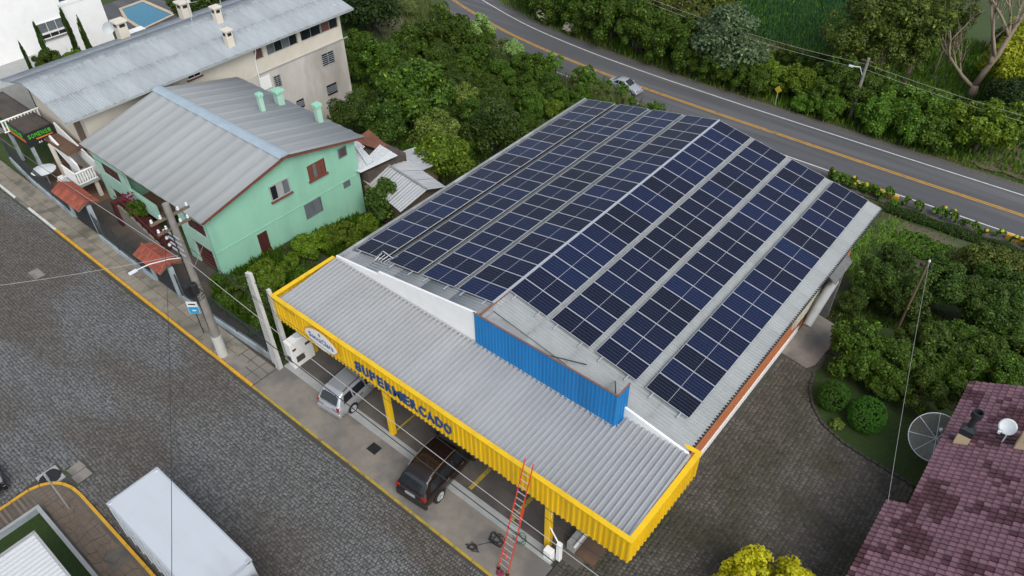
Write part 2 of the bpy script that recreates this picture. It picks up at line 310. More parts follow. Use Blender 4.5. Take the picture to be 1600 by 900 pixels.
# ---------------------------------------------------------------- terrain, street, road
xs = np.unique(np.concatenate([np.linspace(-900,-110,12), np.arange(-110, 60.1, 1.5), np.linspace(60, 900, 14)]))
ys = np.unique(np.concatenate([np.linspace(-600,-45,10), np.arange(-45, 130.1, 1.5), np.linspace(130, 1500, 16)]))
GX, GY = np.meshgrid(xs, ys, indexing='ij')
GZ = terr(GX, GY)-.1 + np.where((GY > 47) | ((GY > 14) & (GY < 33)), RNG.normal(0, .06, GX.shape), 0)
ny = len(ys); ii, jj = np.meshgrid(np.arange(len(xs)-1), np.arange(ny-1), indexing='ij'); i0 = (ii*ny+jj).ravel()
gm = npmesh('ground', np.stack([GX.ravel(), GY.ravel(), GZ.ravel()], 1), np.stack([i0, i0+ny, i0+ny+1, i0+1], 1), 'grass_ground')
go = bpy.data.objects.new('ground', gm); COL.objects.link(go); tag(go, None, kind='structure')
def sheet(name, m, pts, z, thick=.3, smooth=False):
    b = MB(); b.prism(pts, z-thick, z); return struct(b, name, m)
sheet('street', 'stone_joint', [(-110,-8.05),(-110,-60),(60,-60),(60,-6.4),(7.4,-6.4),(7.4,-8.05)], .0, .3)
sheet('driveway', 'stone_joint', [(7.4,-6.4),(60,-6.4),(60,4.5),(17.2,4.5),(17.2,6.7),(15.3,6.86),(14.0,7.0),(12.8,7.45),(11.95,8.25),(11.4,9.2),(11.2,12.0),(9.25,12.0),(9.25,-1),(7.4,-1)], .0, .3)
def stones(name, m, test, x0, x1, y0, y1, sx, sy, label, along=0):
    nx, nyy = int((x1-x0)/sx), int((y1-y0)/sy)
    i, j = np.meshgrid(np.arange(nx), np.arange(nyy), indexing='ij'); i = i.ravel(); j = j.ravel()
    cx = x0+(i+.5+.5*(j % 2 if along == 0 else 0))*sx; cy = y0+(j+.5+(.5*(i % 2) if along else 0))*sy
    cx = cx+.05*np.sin(cy*.5)+RNG.normal(0, .012, cx.shape); cy = cy+.05*np.sin(cx*.35+.4)+.02*np.sin(cx*1.3)+RNG.normal(0, .012, cx.shape)
    k = test(cx, cy); cx, cy = cx[k], cy[k]; n = len(cx)
    hx = sx*.5*RNG.uniform(.74, .95, n); hy = sy*.5*RNG.uniform(.74, .95, n); h = RNG.uniform(.012, .03, n); a = RNG.normal(0, .07, n); ca, sa = np.cos(a), np.sin(a)
    V = np.zeros((n, 8, 3), np.float32)
    for q, (u, v) in enumerate(((-1,-1),(1,-1),(1,1),(-1,1))):
        for t, (f, z) in enumerate(((1.0, None), (.78, 1))):
            jx = RNG.uniform(.88, 1.08, n); jy = RNG.uniform(.88, 1.08, n)
            px, py = u*hx*f*jx, v*hy*f*jy
            V[:, q+4*t, 0] = cx+px*ca-py*sa; V[:, q+4*t, 1] = cy+px*sa+py*ca; V[:, q+4*t, 2] = .002 if z is None else h+RNG.normal(0, .003, n)
    f = np.array([(4,5,6,7),(0,1,5,4),(1,2,6,5),(2,3,7,6),(3,0,4,7)])
    F = (f[None]+(np.arange(n)*8)[:, None, None]).reshape(-1, 4)
    o = bpy.data.objects.new(name, npmesh(name, V.reshape(-1, 3), F, m)); COL.objects.link(o); return tag(o, label, 'cobbles', kind='stuff')
def st_test(x, y):
    ok = (y < -8.17) & (((y > -16.45) | (x < -12.85)) & ((x < -12.85) | (y > -16.45)))
    ok &= ~((x < -11.5) & (y < -16.3) & ((x+11.6)**2+(y+17.7)**2 < 1.35**2) & (x > -12.95))
    ok &= ~((np.abs(x+12.55) < .55) & (np.abs(y+17.0) < .5)) & ~((np.abs(x+11.85) < .62) & (np.abs(y+16.05) < .42) )
    ok &= ~((np.abs(x+27.2) < .5) & (np.abs(y+10.8) < .35))
    ok &= (x > -60) & (x < 18) & (y > -24)
    return ok
stones('street_cobbles', 'cobble', st_test, -60, 18, -24, -8.15, .13, .15, 'grey cobblestones paving the street')
def dr_test(x, y):
    bed = (x > 11.0) & (y > np.interp(x, [11.0,11.35,11.95,12.8,14.0,15.3,17.2,30], [12.2,9.2,8.2,7.4,6.95,6.8,6.65,6.5]))
    return (x > np.where(y < -1, 7.55, 9.42)) & (y > -8.05) & ((y > -6.4) | (x > 7.5)) & ~bed & (x < 19) & (y < 11.7) & ~((y > 10.4) & (x < 11.0))
stones('driveway_cobbles', 'cobble_moss', dr_test, 7.4, 19, -9, 12, .19, .165, 'dark mossy cobblestones of the side driveway', 1)
# concrete apron, step strip, parking floor
b = MB(); b.prism([(-10.0,-8.0),(7.35,-8.0),(7.35,-6.2),(-10.0,-6.2)], -.2, .035); struct(b, 'apron', 'concrete')
b = MB(); b.prism([(-9.9,-6.2),(7.2,-6.2),(7.2,-5.7),(-9.9,-5.7)], -.2, .06); struct(b, 'step_strip', 'concrete_light')
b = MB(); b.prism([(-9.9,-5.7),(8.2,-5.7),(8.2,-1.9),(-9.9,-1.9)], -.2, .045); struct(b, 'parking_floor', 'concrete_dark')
for i, (x, y0, y1, wd) in enumerate([(-2.45,-5.5,-2.4,.1),(2.35,-5.6,-2.4,.2),(4.72,-5.6,-2.4,.2),(-6.9,-5.4,-2.4,.08)]):
    b = MB(); b.box((x-wd/2,y0,.046),(x+wd/2,y1,.05)); struct(b, 'bay_marking', 'paint_yellow_dull')
b = MB(); x = -10.0
while x < 7.3:
    l = min(7.35-x, random.uniform(.75, 1.1)); b.box((x+.012,-8.1,-.1),(x+l-.012,-7.985,.05)); x += l
struct(b, 'drop_kerb', 'paint_yellow_dull')
# front kerb: painted stones
b = MB(); b.box((-70,-8.09,-.3),(-10.02,-7.95,.03)); kb = struct(b, 'kerb', 'concrete')
x = -10.05
while x > -46:
    l = random.uniform(.85, 1.0); b = MB()
    b.bevbox((x-l+.012,-8.1+random.uniform(-.008,.008),.0),(x-.012,-7.945,.125+random.uniform(-.01,.01)), .025)
    m = 'paint_yellow' if x > -30.4 else ('paint_white' if (-33 < x < -30.4 or (int(-x/1.9) % 2)) else 'concrete')
    if x < -38 : m = 'paint_white'
    b.build('kerb_stone', m, kb); x -= l
# sidewalk with slabs
b = MB(); b.box((-70,-7.95,-.3),(-10.0,-6.55,.085)); sw = struct(b, 'sidewalk', 'concrete_dark')
x = -12.3
while x > -41:
    l = random.uniform(1.15, 1.9)
    for y0, y1 in ((-7.93,-7.28),(-7.26,-6.6)):
        b = MB(); b.bevbox((x-l+.015,y0,.05),(x-.015,y1,.115+random.uniform(0,.008)), .012); b.build('paving_slab', 'slab', sw)
    x -= l
for i in range(3):
    for j in range(3):
        b = MB(); b.bevbox((-12.25+i*.75,-7.93+j*.45,.05),(-11.55+i*.75,-7.52+j*.45,.1+random.uniform(0,.012)), .015); b.build('paving_slab', 'concrete', sw)
# slab lids and grates
def lid(name, m, x0, x1, y0, y1, z, label, cat, ang=0):
    o = thing(name, ((x0+x1)/2, (y0+y1)/2, z-.06), label, cat)
    b = MB(); b.bevbox((x0,y0,z-.06),(x1,y1,z+.012), .015); b.build('cover', m, o); o.rotation_euler.z = ang; return o
lid('drain_slab', 'concrete', -12.4,-11.3,-7.92,-7.3,.12, 'square concrete slab cover on the sidewalk by the utility pole', 'drain cover', .05)
lid('manhole_slab', 'concrete', -27.7,-26.75,-11.1,-10.5,.02, 'small grey slab set in the cobbled street', 'manhole cover')
lid('pavement_slab', 'concrete', -12.4,-11.9,-16.35,-15.7,.03, 'left of two grey slabs lying beside the street drain', 'slab', .1)
lid('pavement_slab', 'concrete', -11.85,-11.3,-16.4,-15.7,.03, 'right of two grey slabs lying beside the street drain', 'slab', .05)
lid('manhole_slab', 'concrete_dark', -6.95,-6.4,-17.45,-16.98,.12, 'grey plate set in the brown flagstones near the yellow kerb', 'manhole cover', .3)
g = thing('drain_grate', (-2.5,-6.78,.03), 'dark iron drain grate in the concrete apron', 'drain grate')
b = MB(); b.box((-2.78,-7.02,.02),(-2.22,-6.54,.038)); b.build('pit', 'black', g)
for i in range(9): b = MB(); b.box((-2.76+i*.06,-7.0,.038),(-2.735+i*.06,-6.56,.052)); b.build('bar', 'dark_steel', g)
g = thing('street_drain', (-12.55,-17.02,0), 'open storm drain with pale frame and torn black cover', 'storm drain')
b = MB()
for a, c in (((-13.05,-17.45,0),(-12.92,-16.55,.05)),((-12.2,-17.45,0),(-12.06,-16.55,.05)),((-12.92,-17.45,0),(-12.2,-17.33,.05)),((-12.92,-16.68,0),(-12.2,-16.55,.05))): b.box(a, c)
b.build('frame', 'concrete_light', g)
b = MB(); pts = []
for k in range(18): a = k/18*2*math.pi; r = .37+.07*random.random(); pts.append((-12.56+r*math.cos(a)*1.05,-17.0+r*math.sin(a)*1.1))
b.prism(pts, .03, .06); b.build('torn_cover', 'black', g)
# corner island bottom left
arc = [(-12.5,-30),(-12.5,-17.95),(-12.38,-17.55),(-12.1,-17.15),(-11.7,-16.88),(-11.2,-16.72),(-10.6,-16.66),(7,-16.66),(7,-30)]
b = MB(); b.prism(arc, -.2, .1); isl = struct(b, 'corner_sidewalk', 'concrete_dark')
pth = [(-12.5,-24)]+arc[1:-1]; kp = []
for (ax, ay), (bx, by) in zip(pth[:-1], pth[1:]):
    L = math.hypot(bx-ax, by-ay); n = max(1, round(L/.75))
    for k in range(n): kp.append((ax+(bx-ax)*k/n, ay+(by-ay)*k/n))
kp.append(pth[-1])
b = MB(); b.prism(arc, -.25, .02); kb2 = struct(b, 'corner_kerb', 'concrete')
for (ax, ay), (bx, by) in zip(kp[:-1], kp[1:]):
    d = Vector((bx-ax, by-ay)); L = d.length; d /= L; nrm = Vector((-d.y, d.x)); g0 = .008
    p = [Vector((ax,ay))+d*g0, Vector((bx,by))-d*g0]; wdt = .13
    b = MB(); b.prism([tuple(p[0]), tuple(p[0]+nrm*wdt), tuple(p[1]+nrm*wdt), tuple(p[1])], -.05, .14+random.uniform(-.006,.006)); b.build('kerb_stone', 'paint_yellow', kb2)
gx, gy = 26, 5; P = {}
for i in range(gx+1):
    for j in range(gy+1):
        jx, jy = (random.uniform(-.16,.16), random.uniform(-.1,.1)) if 0 < j < gy else (random.uniform(-.1,.1), 0)
        P[i, j] = (-11.15+i*.52+jx, -17.9+j*.22+jy)
for i in range(gx):
    for j in range(gy):
        q = [P[i,j], P[i+1,j], P[i+1,j+1], P[i,j+1]]; c = (sum(a for a,_ in q)/4, sum(a for _,a in q)/4)
        if c[0] > 2 or (abs(c[0]+6.6) < .5 and abs(c[1]+17.2) < .4): continue
        q = [(c[0]+(a-c[0])*.94, c[1]+(e-c[1])*.93) for a, e in q]
        b = MB(); b.prism(q, .08, .112+random.uniform(0,.012)); b.build('flagstone', 'flag', isl)
for i in range(5):
    for j in range(3):
        q = [(-12.3+.23*i+random.uniform(-.03,.03)+.02, -17.85+j*.32), (-12.1+.23*i, -17.85+j*.32+.01), (-12.1+.23*i+random.uniform(-.03,.03), -17.58+j*.32), (-12.3+.23*i+.02, -17.58+j*.32)]
        if (q[0][0]+11.5)**2+(q[0][1]+17.9)**2 < .95**2: b = MB(); b.prism(q, .08, .115); b.build('flagstone', 'flag', isl)
b = MB()
for k in range(26): b.box((-12.45,-18.1-k*.2,.1),(-11.55,-18.0-k*.2,.125))
tag(b.build('ribbed_paving', 'flag', isl), None, kind='stuff')
# low garden wall + lawn + ribbed roof bottom left
o = thing('garden_wall', (-8,-18.1,0), 'low pale wall edging the lawn at the flagstone corner', 'wall')
b = MB(); b.box((-11.15,-18.15,0),(7,-18.03,.45)); b.build('front_run', 'fence_wall', o)
b = MB(); b.box((-11.15,-30,0),(-11.03,-18.153,.45)); b.build('side_run', 'fence_wall', o)
b = MB(); b.box((-11.17,-18.17,.453),(7,-18.01,.49)); b.box((-11.17,-30,.453),(-11.01,-18.173,.49)); b.build('coping', 'concrete_light', o)
b = MB(); b.box((-11.03,-30,-.2),(7,-18.15,.15)); struct(b, 'lawn', 'lawn')
o = thing('garden_house', (-3,-24,.2), 'small house with white ribbed metal roof on the lawn', 'house')
b = MB(); b.box((-7.2,-30,.2),(5,-19.4,2.62)); b.build('wall', 'white_wall', o)
prof = []; x = -7.75
rb = MB()
y0, y1 = -30, -18.8
pr = []
x = -7.75
while x < 5.3: pr += [(x,2.8),(x+.1,2.8),(x+.12,2.89),(x+.17,2.89)]; x += .21
rb.add([(a,y0,z) for a,z in pr]+[(a,y1,z) for a,z in pr], [(i,i+1,i+1+len(pr),i+len(pr)) for i in range(len(pr)-1)])
rf = rb.build('roof', 'white_tin', o)
b = MB(); b.box((-7.78,-18.8,2.68),(5.4,-18.7,2.86)); b.box((-7.84,-30,2.68),(-7.752,-18.7,2.86)); b.build('gutter', 'concrete_light', rf)
# road
RX = [-140,-90,-65,-52,-46,-41,-37,-33.4,-28.5,-23.5,-17.5,-8,6,16,30,60,120]
RY = [95,66,53.5,47.3,44.9,43.35,42.2,41.45,40.75,40.25,39.95,39.8,39.85,39.98,40.3,41.5,45]
def road_c(x): return np.interp(x, rx_s, ry_s)
t = np.linspace(0, 1, 400); rx_s = np.linspace(-140, 120, 521); ry_s = np.interp(rx_s, RX, RY)
ker = np.hanning(17); ker /= ker.sum(); ry_s = np.convolve(np.pad(ry_s, 8, 'edge'), ker, 'valid')
def ribbon(name, m, o0, o1, z, x0=-135, x1=115, step=1.0, thick=0.0, wob=0.0, kind='structure'):
    xs_ = np.arange(x0, x1+step/2, step); c = road_c(xs_); dx = np.gradient(c, xs_); nx_, ny_ = -dx/np.hypot(1,dx), 1/np.hypot(1,dx)
    w0 = RNG.normal(0, wob, len(xs_)) if wob else 0
    A = np.stack([xs_+nx_*(o0+w0), c+ny_*(o0+w0), np.full_like(xs_, z)], 1); B = np.stack([xs_+nx_*(o1+w0), c+ny_*(o1+w0), np.full_like(xs_, z)], 1)
    n = len(xs_); i = np.arange(n-1); F = np.stack([i, i+1, i+1+n, i+n], 1)
    oo = bpy.data.objects.new(name, npmesh(name, np.concatenate([A, B]), F, m)); COL.objects.link(oo); return tag(oo, None, kind=kind)
ribbon('road_shoulder', 'shoulder', -4.6, 4.5, -4.985)
ribbon('road', 'asphalt', -3.5, 3.75, -4.97)
ribbon('edge_line', 'paint_white', 2.78, 2.9, -4.964)
ribbon('edge_line', 'paint_white', -2.95, -2.83, -4.964)
ribbon('centre_line', 'paint_road_yellow', -.18, -.04, -4.964); ribbon('centre_line', 'paint_road_yellow', .04, .18, -4.964)
# driveway concrete pad, dark bed with edging
b = MB(); b.prism([(9.3,10.6),(10.75,10.4),(11.0,10.9),(11.15,14.2),(9.3,14.6)], -.9, .03); struct(b, 'concrete_pad', 'concrete')
bed = [(17.15,6.72),(15.3,6.88),(14.05,7.02),(12.82,7.47),(11.97,8.27),(11.42,9.2),(11.2,10.3),(11.4,11.0),(12,11.6),(22,11.6),(22,6.72)]
b = MB(); b.prism(bed, -.3, .06); struct(b, 'lawn_bed', 'lawn')
b = MB()
for (ax, ay), (bx, by) in zip(bed[:7], bed[1:7]):
    n = max(1, round(math.hypot(bx-ax, by-ay)/.3))
    for k in range(n):
        p = Vector((ax+(bx-ax)*(k+.5)/n, ay+(by-ay)*(k+.5)/n, 0)); b.box((p.x-.12,p.y-.06,-.1),(p.x+.12,p.y+.06,.1+random.uniform(-.02,.02)), Matrix.Rotation(math.atan2(by-ay, bx-ax)+random.uniform(-.1,.1), 3, 'Z'))
tag(b.build('bed_edging', 'stone_joint'), 'dark stones edging the lawn bed by the driveway', 'edging', kind='stuff')
sheet('rear_yard', 'soil', [(-18.2,-3.8),(-10.2,-3.8),(-10.2,1),(-18.2,1)], -.02, .3)

def patch(name, m, x0, x1, y0, y1, dz, step=.8, jit=.25):
    xs_ = np.linspace(x0, x1, max(2, int((x1-x0)/step))); ys_ = np.linspace(y0, y1, max(2, int((y1-y0)/step))); A, B = np.meshgrid(xs_, ys_, indexing='ij'); A = A+RNG.uniform(-jit, jit, A.shape); B = B+RNG.uniform(-jit, jit, B.shape); n = len(ys_)
    Z = terr(A, B)+dz; i, j = np.meshgrid(np.arange(len(xs_)-1), np.arange(n-1), indexing='ij'); k = (i*n+j).ravel()
    o = bpy.data.objects.new(name, npmesh(name, np.stack([A.ravel(), B.ravel(), Z.ravel()], 1), np.stack([k, k+n, k+n+1, k+1], 1), m)); COL.objects.link(o); return tag(o, None, kind='structure')
patch('vegetable_bed', 'dry_soil', 9.3, 14.5, 26.5, 33.6, -.05); patch('bare_ground', 'dry_soil', -15, -2, 50.5, 58, .02, .8, .4); patch('bare_ground', 'dry_soil', 10, 22, 45.2, 52, .02, .8, .3); patch('bare_ground', 'dry_soil', -48, -40, 32, 37.5, .02, .8, .3)
patch('meadow_ground', 'meadow_green', 9, 90, 64, 160, .03, 4, .5); patch('orchard_soil', 'soil', 9.6, 22, 12.4, 26.4, -.06)
patch('crop_ground', 'crop_ground', -60, -5, 58.5, 120, .03, 3, .6)

# ---------------------------------------------------------------- supermarket
TA = math.tan(.176); SL = .176
def wavy(x0, x1, pitch, amp, seg=6):
    n = int(round((x1-x0)/pitch))*seg; return [(x0+(x1-x0)*i/n, amp*math.sin(2*math.pi*i/seg)) for i in range(n+1)]
def trap(x0, x1, pitch, h, top=.25, web=.1):
    pr = []; x = x0
    while x < x1-1e-6: pr += [(x,0),(x+pitch*(1-top-2*web)/1,0),(x+pitch*(1-top-web),h),(x+pitch*(1-web),h)]; x += pitch
    pr.append((x,0)); return [(min(a,x1),z) for a,z in pr]
mk = thing('supermarket', (0,0,0), 'supermarket building with solar panel roof and yellow front canopy', 'building')
b = MB(); b.add([(-9.3,-1.9,0),(9.25,-1.9,0),(9.25,-1.9,4.5),(7.1,-1.9,4.75),(0,-1.9,5.9),(-9.3,-1.9,4.5)], [(0,1,2,3,4,5)]); b.build('front_wall', 'cream_wall', mk)
b = MB(); b.box((9.0,-1.25,-1.8),(9.25,13.2,4.55)); b.box((9.0,15.9,-3),(9.25,19.1,4.55)); b.build('side_wall', 'orange_wall', mk)
b = MB(); b.box((9.252,-1.2,-1.8),(9.3,12.6,.42)); b.box((9.252,15.95,-3),(9.3,19.1,.42)); b.build('plinth', 'white_wall', mk)
b = MB(); b.box((-9.3,-1.88,-3),(-9.1,19.1,4.55)); b.box((-9.1,18.9,-4),(9.0,19.1,4.55)); b.build('rear_walls', 'cream_wall', mk)
# roof of fibre cement sheets
def sheet_roof(parent, name, m, ridge, eave, along0, along1, wdt, rows, pitch, amp, axis='x', thick=.0, over=.12, skip=None, shape='sine'):
    """ridge=(pos,z), eave=(pos,z) across; sheets laid along [along0, along1]; axis = the slope direction"""
    n = int(round((along1-along0)/wdt)); wdt = (along1-along0)/n
    sl = math.hypot(eave[0]-ridge[0], eave[1]-ridge[1]); L = sl/rows
    waves = max(1, round(wdt/pitch)); 
    if shape == 'sine': pr = [(wdt*i/(waves*6)*1.0, amp*math.sin(2*math.pi*i/6)) for i in range(waves*6+1)]
    else: pr = [(wdt*i/16, amp*max(0, math.sin(2*math.pi*i/16))**1.0*1.0-amp*.25*max(0, -math.sin(2*math.pi*i/16))) for i in range(17)]
    k = len(pr); dn = -.018
    V = [(0,a,z) for a,z in pr]+[(L+over,a,z+.0) for a,z in pr]; F = [(i,i+1,i+1+k,i+k) for i in range(k-1)]
    V += [(L+over,a,z-.02) for a,z in pr]; F += [(i+k,i+1+k,i+1+2*k,i+2*k) for i in range(k-1)]
    me = bpy.data.meshes.new(name); me.from_pydata(V, [], F); me.materials.append(MAT[m])
    me.polygons.foreach_set('use_smooth', [True]*(k-1)+[False]*(k-1))
    ang = math.atan2(ridge[1]-eave[1], abs(eave[0]-ridge[0])); sg = 1 if eave[0] > ridge[0] else -1
    out = []
    for r in range(rows):
        for i in range(n):
            t = r*L; off = .012*(rows-r)+.004*(i % 2)
            if skip and skip(r, i): continue
            a = along0+i*wdt; c = ridge[0]+sg*t*math.cos(ang); z = ridge[1]-t*math.sin(ang)+off
            o = bpy.data.objects.new(name, me); COL.objects.link(o); o.parent = parent
            g = ORG[parent.name]
            if axis == 'x':
                X = Vector((sg*math.cos(ang+.004), 0, -math.sin(ang+.004))); Y = Vector((0,1,0)); p = Vector((c,a,z))
            else:
                X = Vector((0, sg*math.cos(ang+.004), -math.sin(ang+.004))); Y = Vector((1,0,0)); p = Vector((a,c,z))
            M = Matrix((X, Y, X.cross(Y))).transposed()
            if M.col[2].z < 0:
                Y = -Y; p = p+(Vector((0,wdt,0)) if axis == 'x' else Vector((wdt,0,0))); M = Matrix((X, Y, X.cross(Y))).transposed()
            o.matrix_local = Matrix.Translation(p-Vector(g)) @ M.to_4x4(); out.append(o)
    return out
RZ = 6.3
b = MB(); b.add([(-9.55,-1.9,RZ-9.55*TA-.07),(0,-1.9,RZ-.07),(0,19.25,RZ-.07),(-9.55,19.25,RZ-9.55*TA-.07)], [(0,1,2,3)])
b.add([(0,-1.9,RZ-.07),(7.0,-1.9,RZ-7*TA-.07),(7.0,-1.3,RZ-7*TA-.07),(9.8,-1.3,RZ-9.8*TA-.07),(9.8,19.25,RZ-9.8*TA-.07),(0,19.25,RZ-.07)], [(0,1,2,3,4,5)])
roof = b.build('roof', 'fibre_cement', mk)
sheet_roof(roof, 'roof_sheet', 'fibre_cement', (.03,RZ), (9.86,RZ-9.86*TA), -1.3, 19.3, 1.05, 5, .177, .015)
sheet_roof(roof, 'roof_sheet', 'fibre_cement', (-.03,RZ), (-9.3,RZ-9.3*TA), -1.88, 19.3, 1.05, 5, .177, .015)
b = MB(); b.add([(0,-1.9,RZ-.01),(7.0,-1.9,RZ-7*TA-.01),(7.0,-1.29,RZ-7*TA-.01),(0,-1.29,RZ-.01)], [(0,1,2,3)]); b.build('apron_flashing', 'flash_grey', roof)
b = MB(); b.solid([(-.32,-1.93,RZ-.0),(0,-1.93,RZ+.06),(.25,-1.93,RZ+.02),(.22,-1.93,RZ+.0),(0,-1.93,RZ+.03),(-.3,-1.93,RZ-.03)], (0,21.2,0)); b.build('ridge_cap', 'flash_grey', roof)
b = MB(); b.box((-.02,-1.9,RZ+.0),(.06,-.1,RZ+.12)); b.build('rust_edge', 'rust_edge', roof)
b = MB(); b.box((-9.62,-1.9,4.5),(-9.45,19.3,4.74)); b.build('gutter', 'flash_grey', roof)
b = MB(); b.box((9.9,-1.2,4.44),(9.985,19.3,4.545)); b.build('gutter', 'dark_steel', roof)
b = MB(); b.box((-9.7,-1.96,RZ-9.7*TA),(-3.5,-1.1,RZ-9.7*TA+.02), Matrix.Rotation(-SL,3,'Y'), (-9.7,-1.5,RZ-9.7*TA)); b.build('front_flashing', 'flash_grey', roof)
# parapets
b = MB(); b.solid([(-9.6,-2.0,4.3),(-.2,-2.0,4.3),(-.2,-2.0,6.43),(-6.4,-2.0,5.42),(-6.45,-2.0,5.22),(-9.6,-2.0,4.78)], (0,.1,0)); b.build('parapet', 'white_wall', mk)
b = MB(); b.solid([(7.0,-1.42,4.2),(10.0,-1.42,4.2),(10.0,-1.42,4.72),(7.0,-1.42,5.25)], (0,.1,0)); b.build('parapet', 'white_wall', mk)
# blue sign box
b = MB(); b.box((-.18,-2.055,4.5),(7.08,-2.03,6.48)); b.box((7.05,-2.03,4.5),(7.075,-1.27,6.5)); bl = b.build('blue_sign_frame', 'flash_grey', mk)
for s_ in range(8):
    x_ = -.2+s_*7.3/8; b = MB(); pr = trap(x_, x_+7.3/8, 7.3/8/5, .03); L_ = .004*(s_ % 2)
    b.add([(a,-2.06-z-L_,4.45) for a,z in pr]+[(a,-2.06-z-L_,6.5+.03*a/7) for a,z in pr], [(i,i+1,i+1+len(pr),i+len(pr)) for i in range(len(pr)-1)]); b.build('blue_sheet', 'blue_paint', bl)
b = MB(); pr = trap(-2.06, -1.26, .2, .03)
b.add([(7.1+z,a,4.45) for a,z in pr]+[(7.1+z,a,6.53) for a,z in pr], [(i,i+1,i+1+len(pr),i+len(pr)) for i in range(len(pr)-1)]); b.build('blue_sheet', 'blue_paint', bl)
b = MB(); b.box((-.22,-2.1,6.5),(7.14,-2.03,6.53)); b.box((7.07,-2.03,6.52),(7.14,-1.24,6.55)); b.build('rust_edge', 'rust_edge', bl)
b = MB(); b.tube([(6.95,-2.0,6.4),(6.1,-.6,5.35)], .025, 6); b.build('brace', 'dark_steel', bl); b = MB(); b.tube([(3.6,-2.0,6.4),(4.8,-.8,5.62)], .025, 6); b.build('brace', 'dark_steel', bl)
# canopy
X0, X1, YF = -9.88, 10.28, -5.73
b = MB(); b.box((X0+.2,YF+.12,4.2),(X1-.17,-2.0,4.24)); cn = b.build('canopy_deck', 'dark_steel', mk)
yb = lambda a: -2.0 if a < 7.1 else -1.42
zf, zb = 4.28, 4.6
for s_ in range(20):
    x_ = X0+.2+s_*(X1-.37-X0)/20; w_ = (X1-.37-X0)/20; pr = trap(x_, x_+w_, w_/4, .14, .26, .08); L = len(pr); e_ = random.uniform(-.004,.004); b = MB()
    b.add([(a,YF+.12,zf+z+e_) for a,z in pr]+[(a,-2.0,zb+z+e_) for a,z in pr]+([(a,-1.42,zb+.05+z+e_) for a,z in pr] if x_ > 7.0 else []), [(i,i+1,i+1+L,i+L) for i in range(L-1)]+([(i+L,i+1+L,i+1+2*L,i+2*L) for i in range(L-1)] if x_ > 7.0 else [])); b.build('canopy_sheet', 'canopy_metal', cn)
b = MB(); b.tube([(0,0,6.475),(0,0,6.475)], .01, 4) if False else None
b = MB(); b.box((-.05,-1.06,6.44),(.05,19.15,6.5)); b.build('ridge_strip', 'alu', roof)
def fascia(p0, p1, z0, z1, out):
    D = Vector((p1[0]-p0[0], p1[1]-p0[1])); n = max(1, round(D.length/.98)); a_ = Vector(p0[:2])
    for i in range(n): q0 = a_+D*i/n; q1 = a_+D*(i+1)/n; fsheet(q0, q1, z0+random.uniform(-.015,.015), z1, out, .004*(i % 2))
def fsheet(p0, p1, z0, z1, out, lift):
    d = Vector((p1[0]-p0[0], p1[1]-p0[1], 0)); Ln = d.length; d /= Ln; o3 = Vector(out); pr = trap(0, Ln, .245, .045, .3, .09); b = MB(); k = len(pr)
    P = [Vector((p0[0],p0[1],0))+d*a+o3*(z+lift) for a,z in pr]
    rag = [random.uniform(-.02,.02) for _ in P]
    b.add([(p.x,p.y,z0+r) for p, r in zip(P, rag)]+[(p.x,p.y,z1) for p in P], [(i,i+1,i+1+k,i+k) for i in range(k-1)]); return b.build('fascia_sheet', 'yellow_paint', cn)
fascia((X0,YF), (X1,YF), 3.08, 4.55, (0,-1,0)); fascia((X1,YF), (X1,-.95), 3.08, 4.55, (1,0,0)); fascia((X0,-1.95), (X0,YF), 3.4, 4.55, (-1,0,0))
b = MB(); b.box((X0-.08,YF-.09,4.53),(X1+.08,YF+.12,4.58)); b.build('coping', 'yellow_paint', cn)
b = MB(); b.box((X1-.13,YF+.123,4.53),(X1+.09,-.9,4.58)); b.box((9.33,-1.1,4.53),(X1-.133,-.9,4.58)); b.build('coping', 'yellow_paint', cn)
b = MB(); b.box((X0-.08,YF+.123,4.53),(X0+.13,-1.95,4.58)); b.build('coping', 'yellow_paint', cn)
b = MB(); b.box((X0+.132,YF+.12,4.3),(X0+.5,-2.02,4.36)); b.build('side_flashing', 'alu', cn); b = MB(); b.box((X1-.2,YF+.12,4.3),(X1-.133,-1.5,4.5)); b.build('side_flashing', 'alu', cn)
b = MB(); b.box((X0+.02,YF+.03,4.1),(X1-.02,YF+.1,4.52)); b.box((X0+.02,-2.05,4.1),(X1-.02,-2.02,4.3)); b.build('frame', 'dark_steel', cn)
b = MB(); b.box((X0+.3,-2.1,4.64),(7.0,-2.02,4.7)); b.build('wall_flashing', 'concrete_light', cn)
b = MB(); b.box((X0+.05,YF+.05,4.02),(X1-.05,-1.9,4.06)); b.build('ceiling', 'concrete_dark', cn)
for x, y in ((-2.45,-5.62),(6.62,-5.55),(-9.5,-4.5)):
    b = MB(); b.bevbox((x-.13,y-.13,.04),(x+.13,y+.13,3.98), .02); b.build('column', 'yellow_paint', cn)
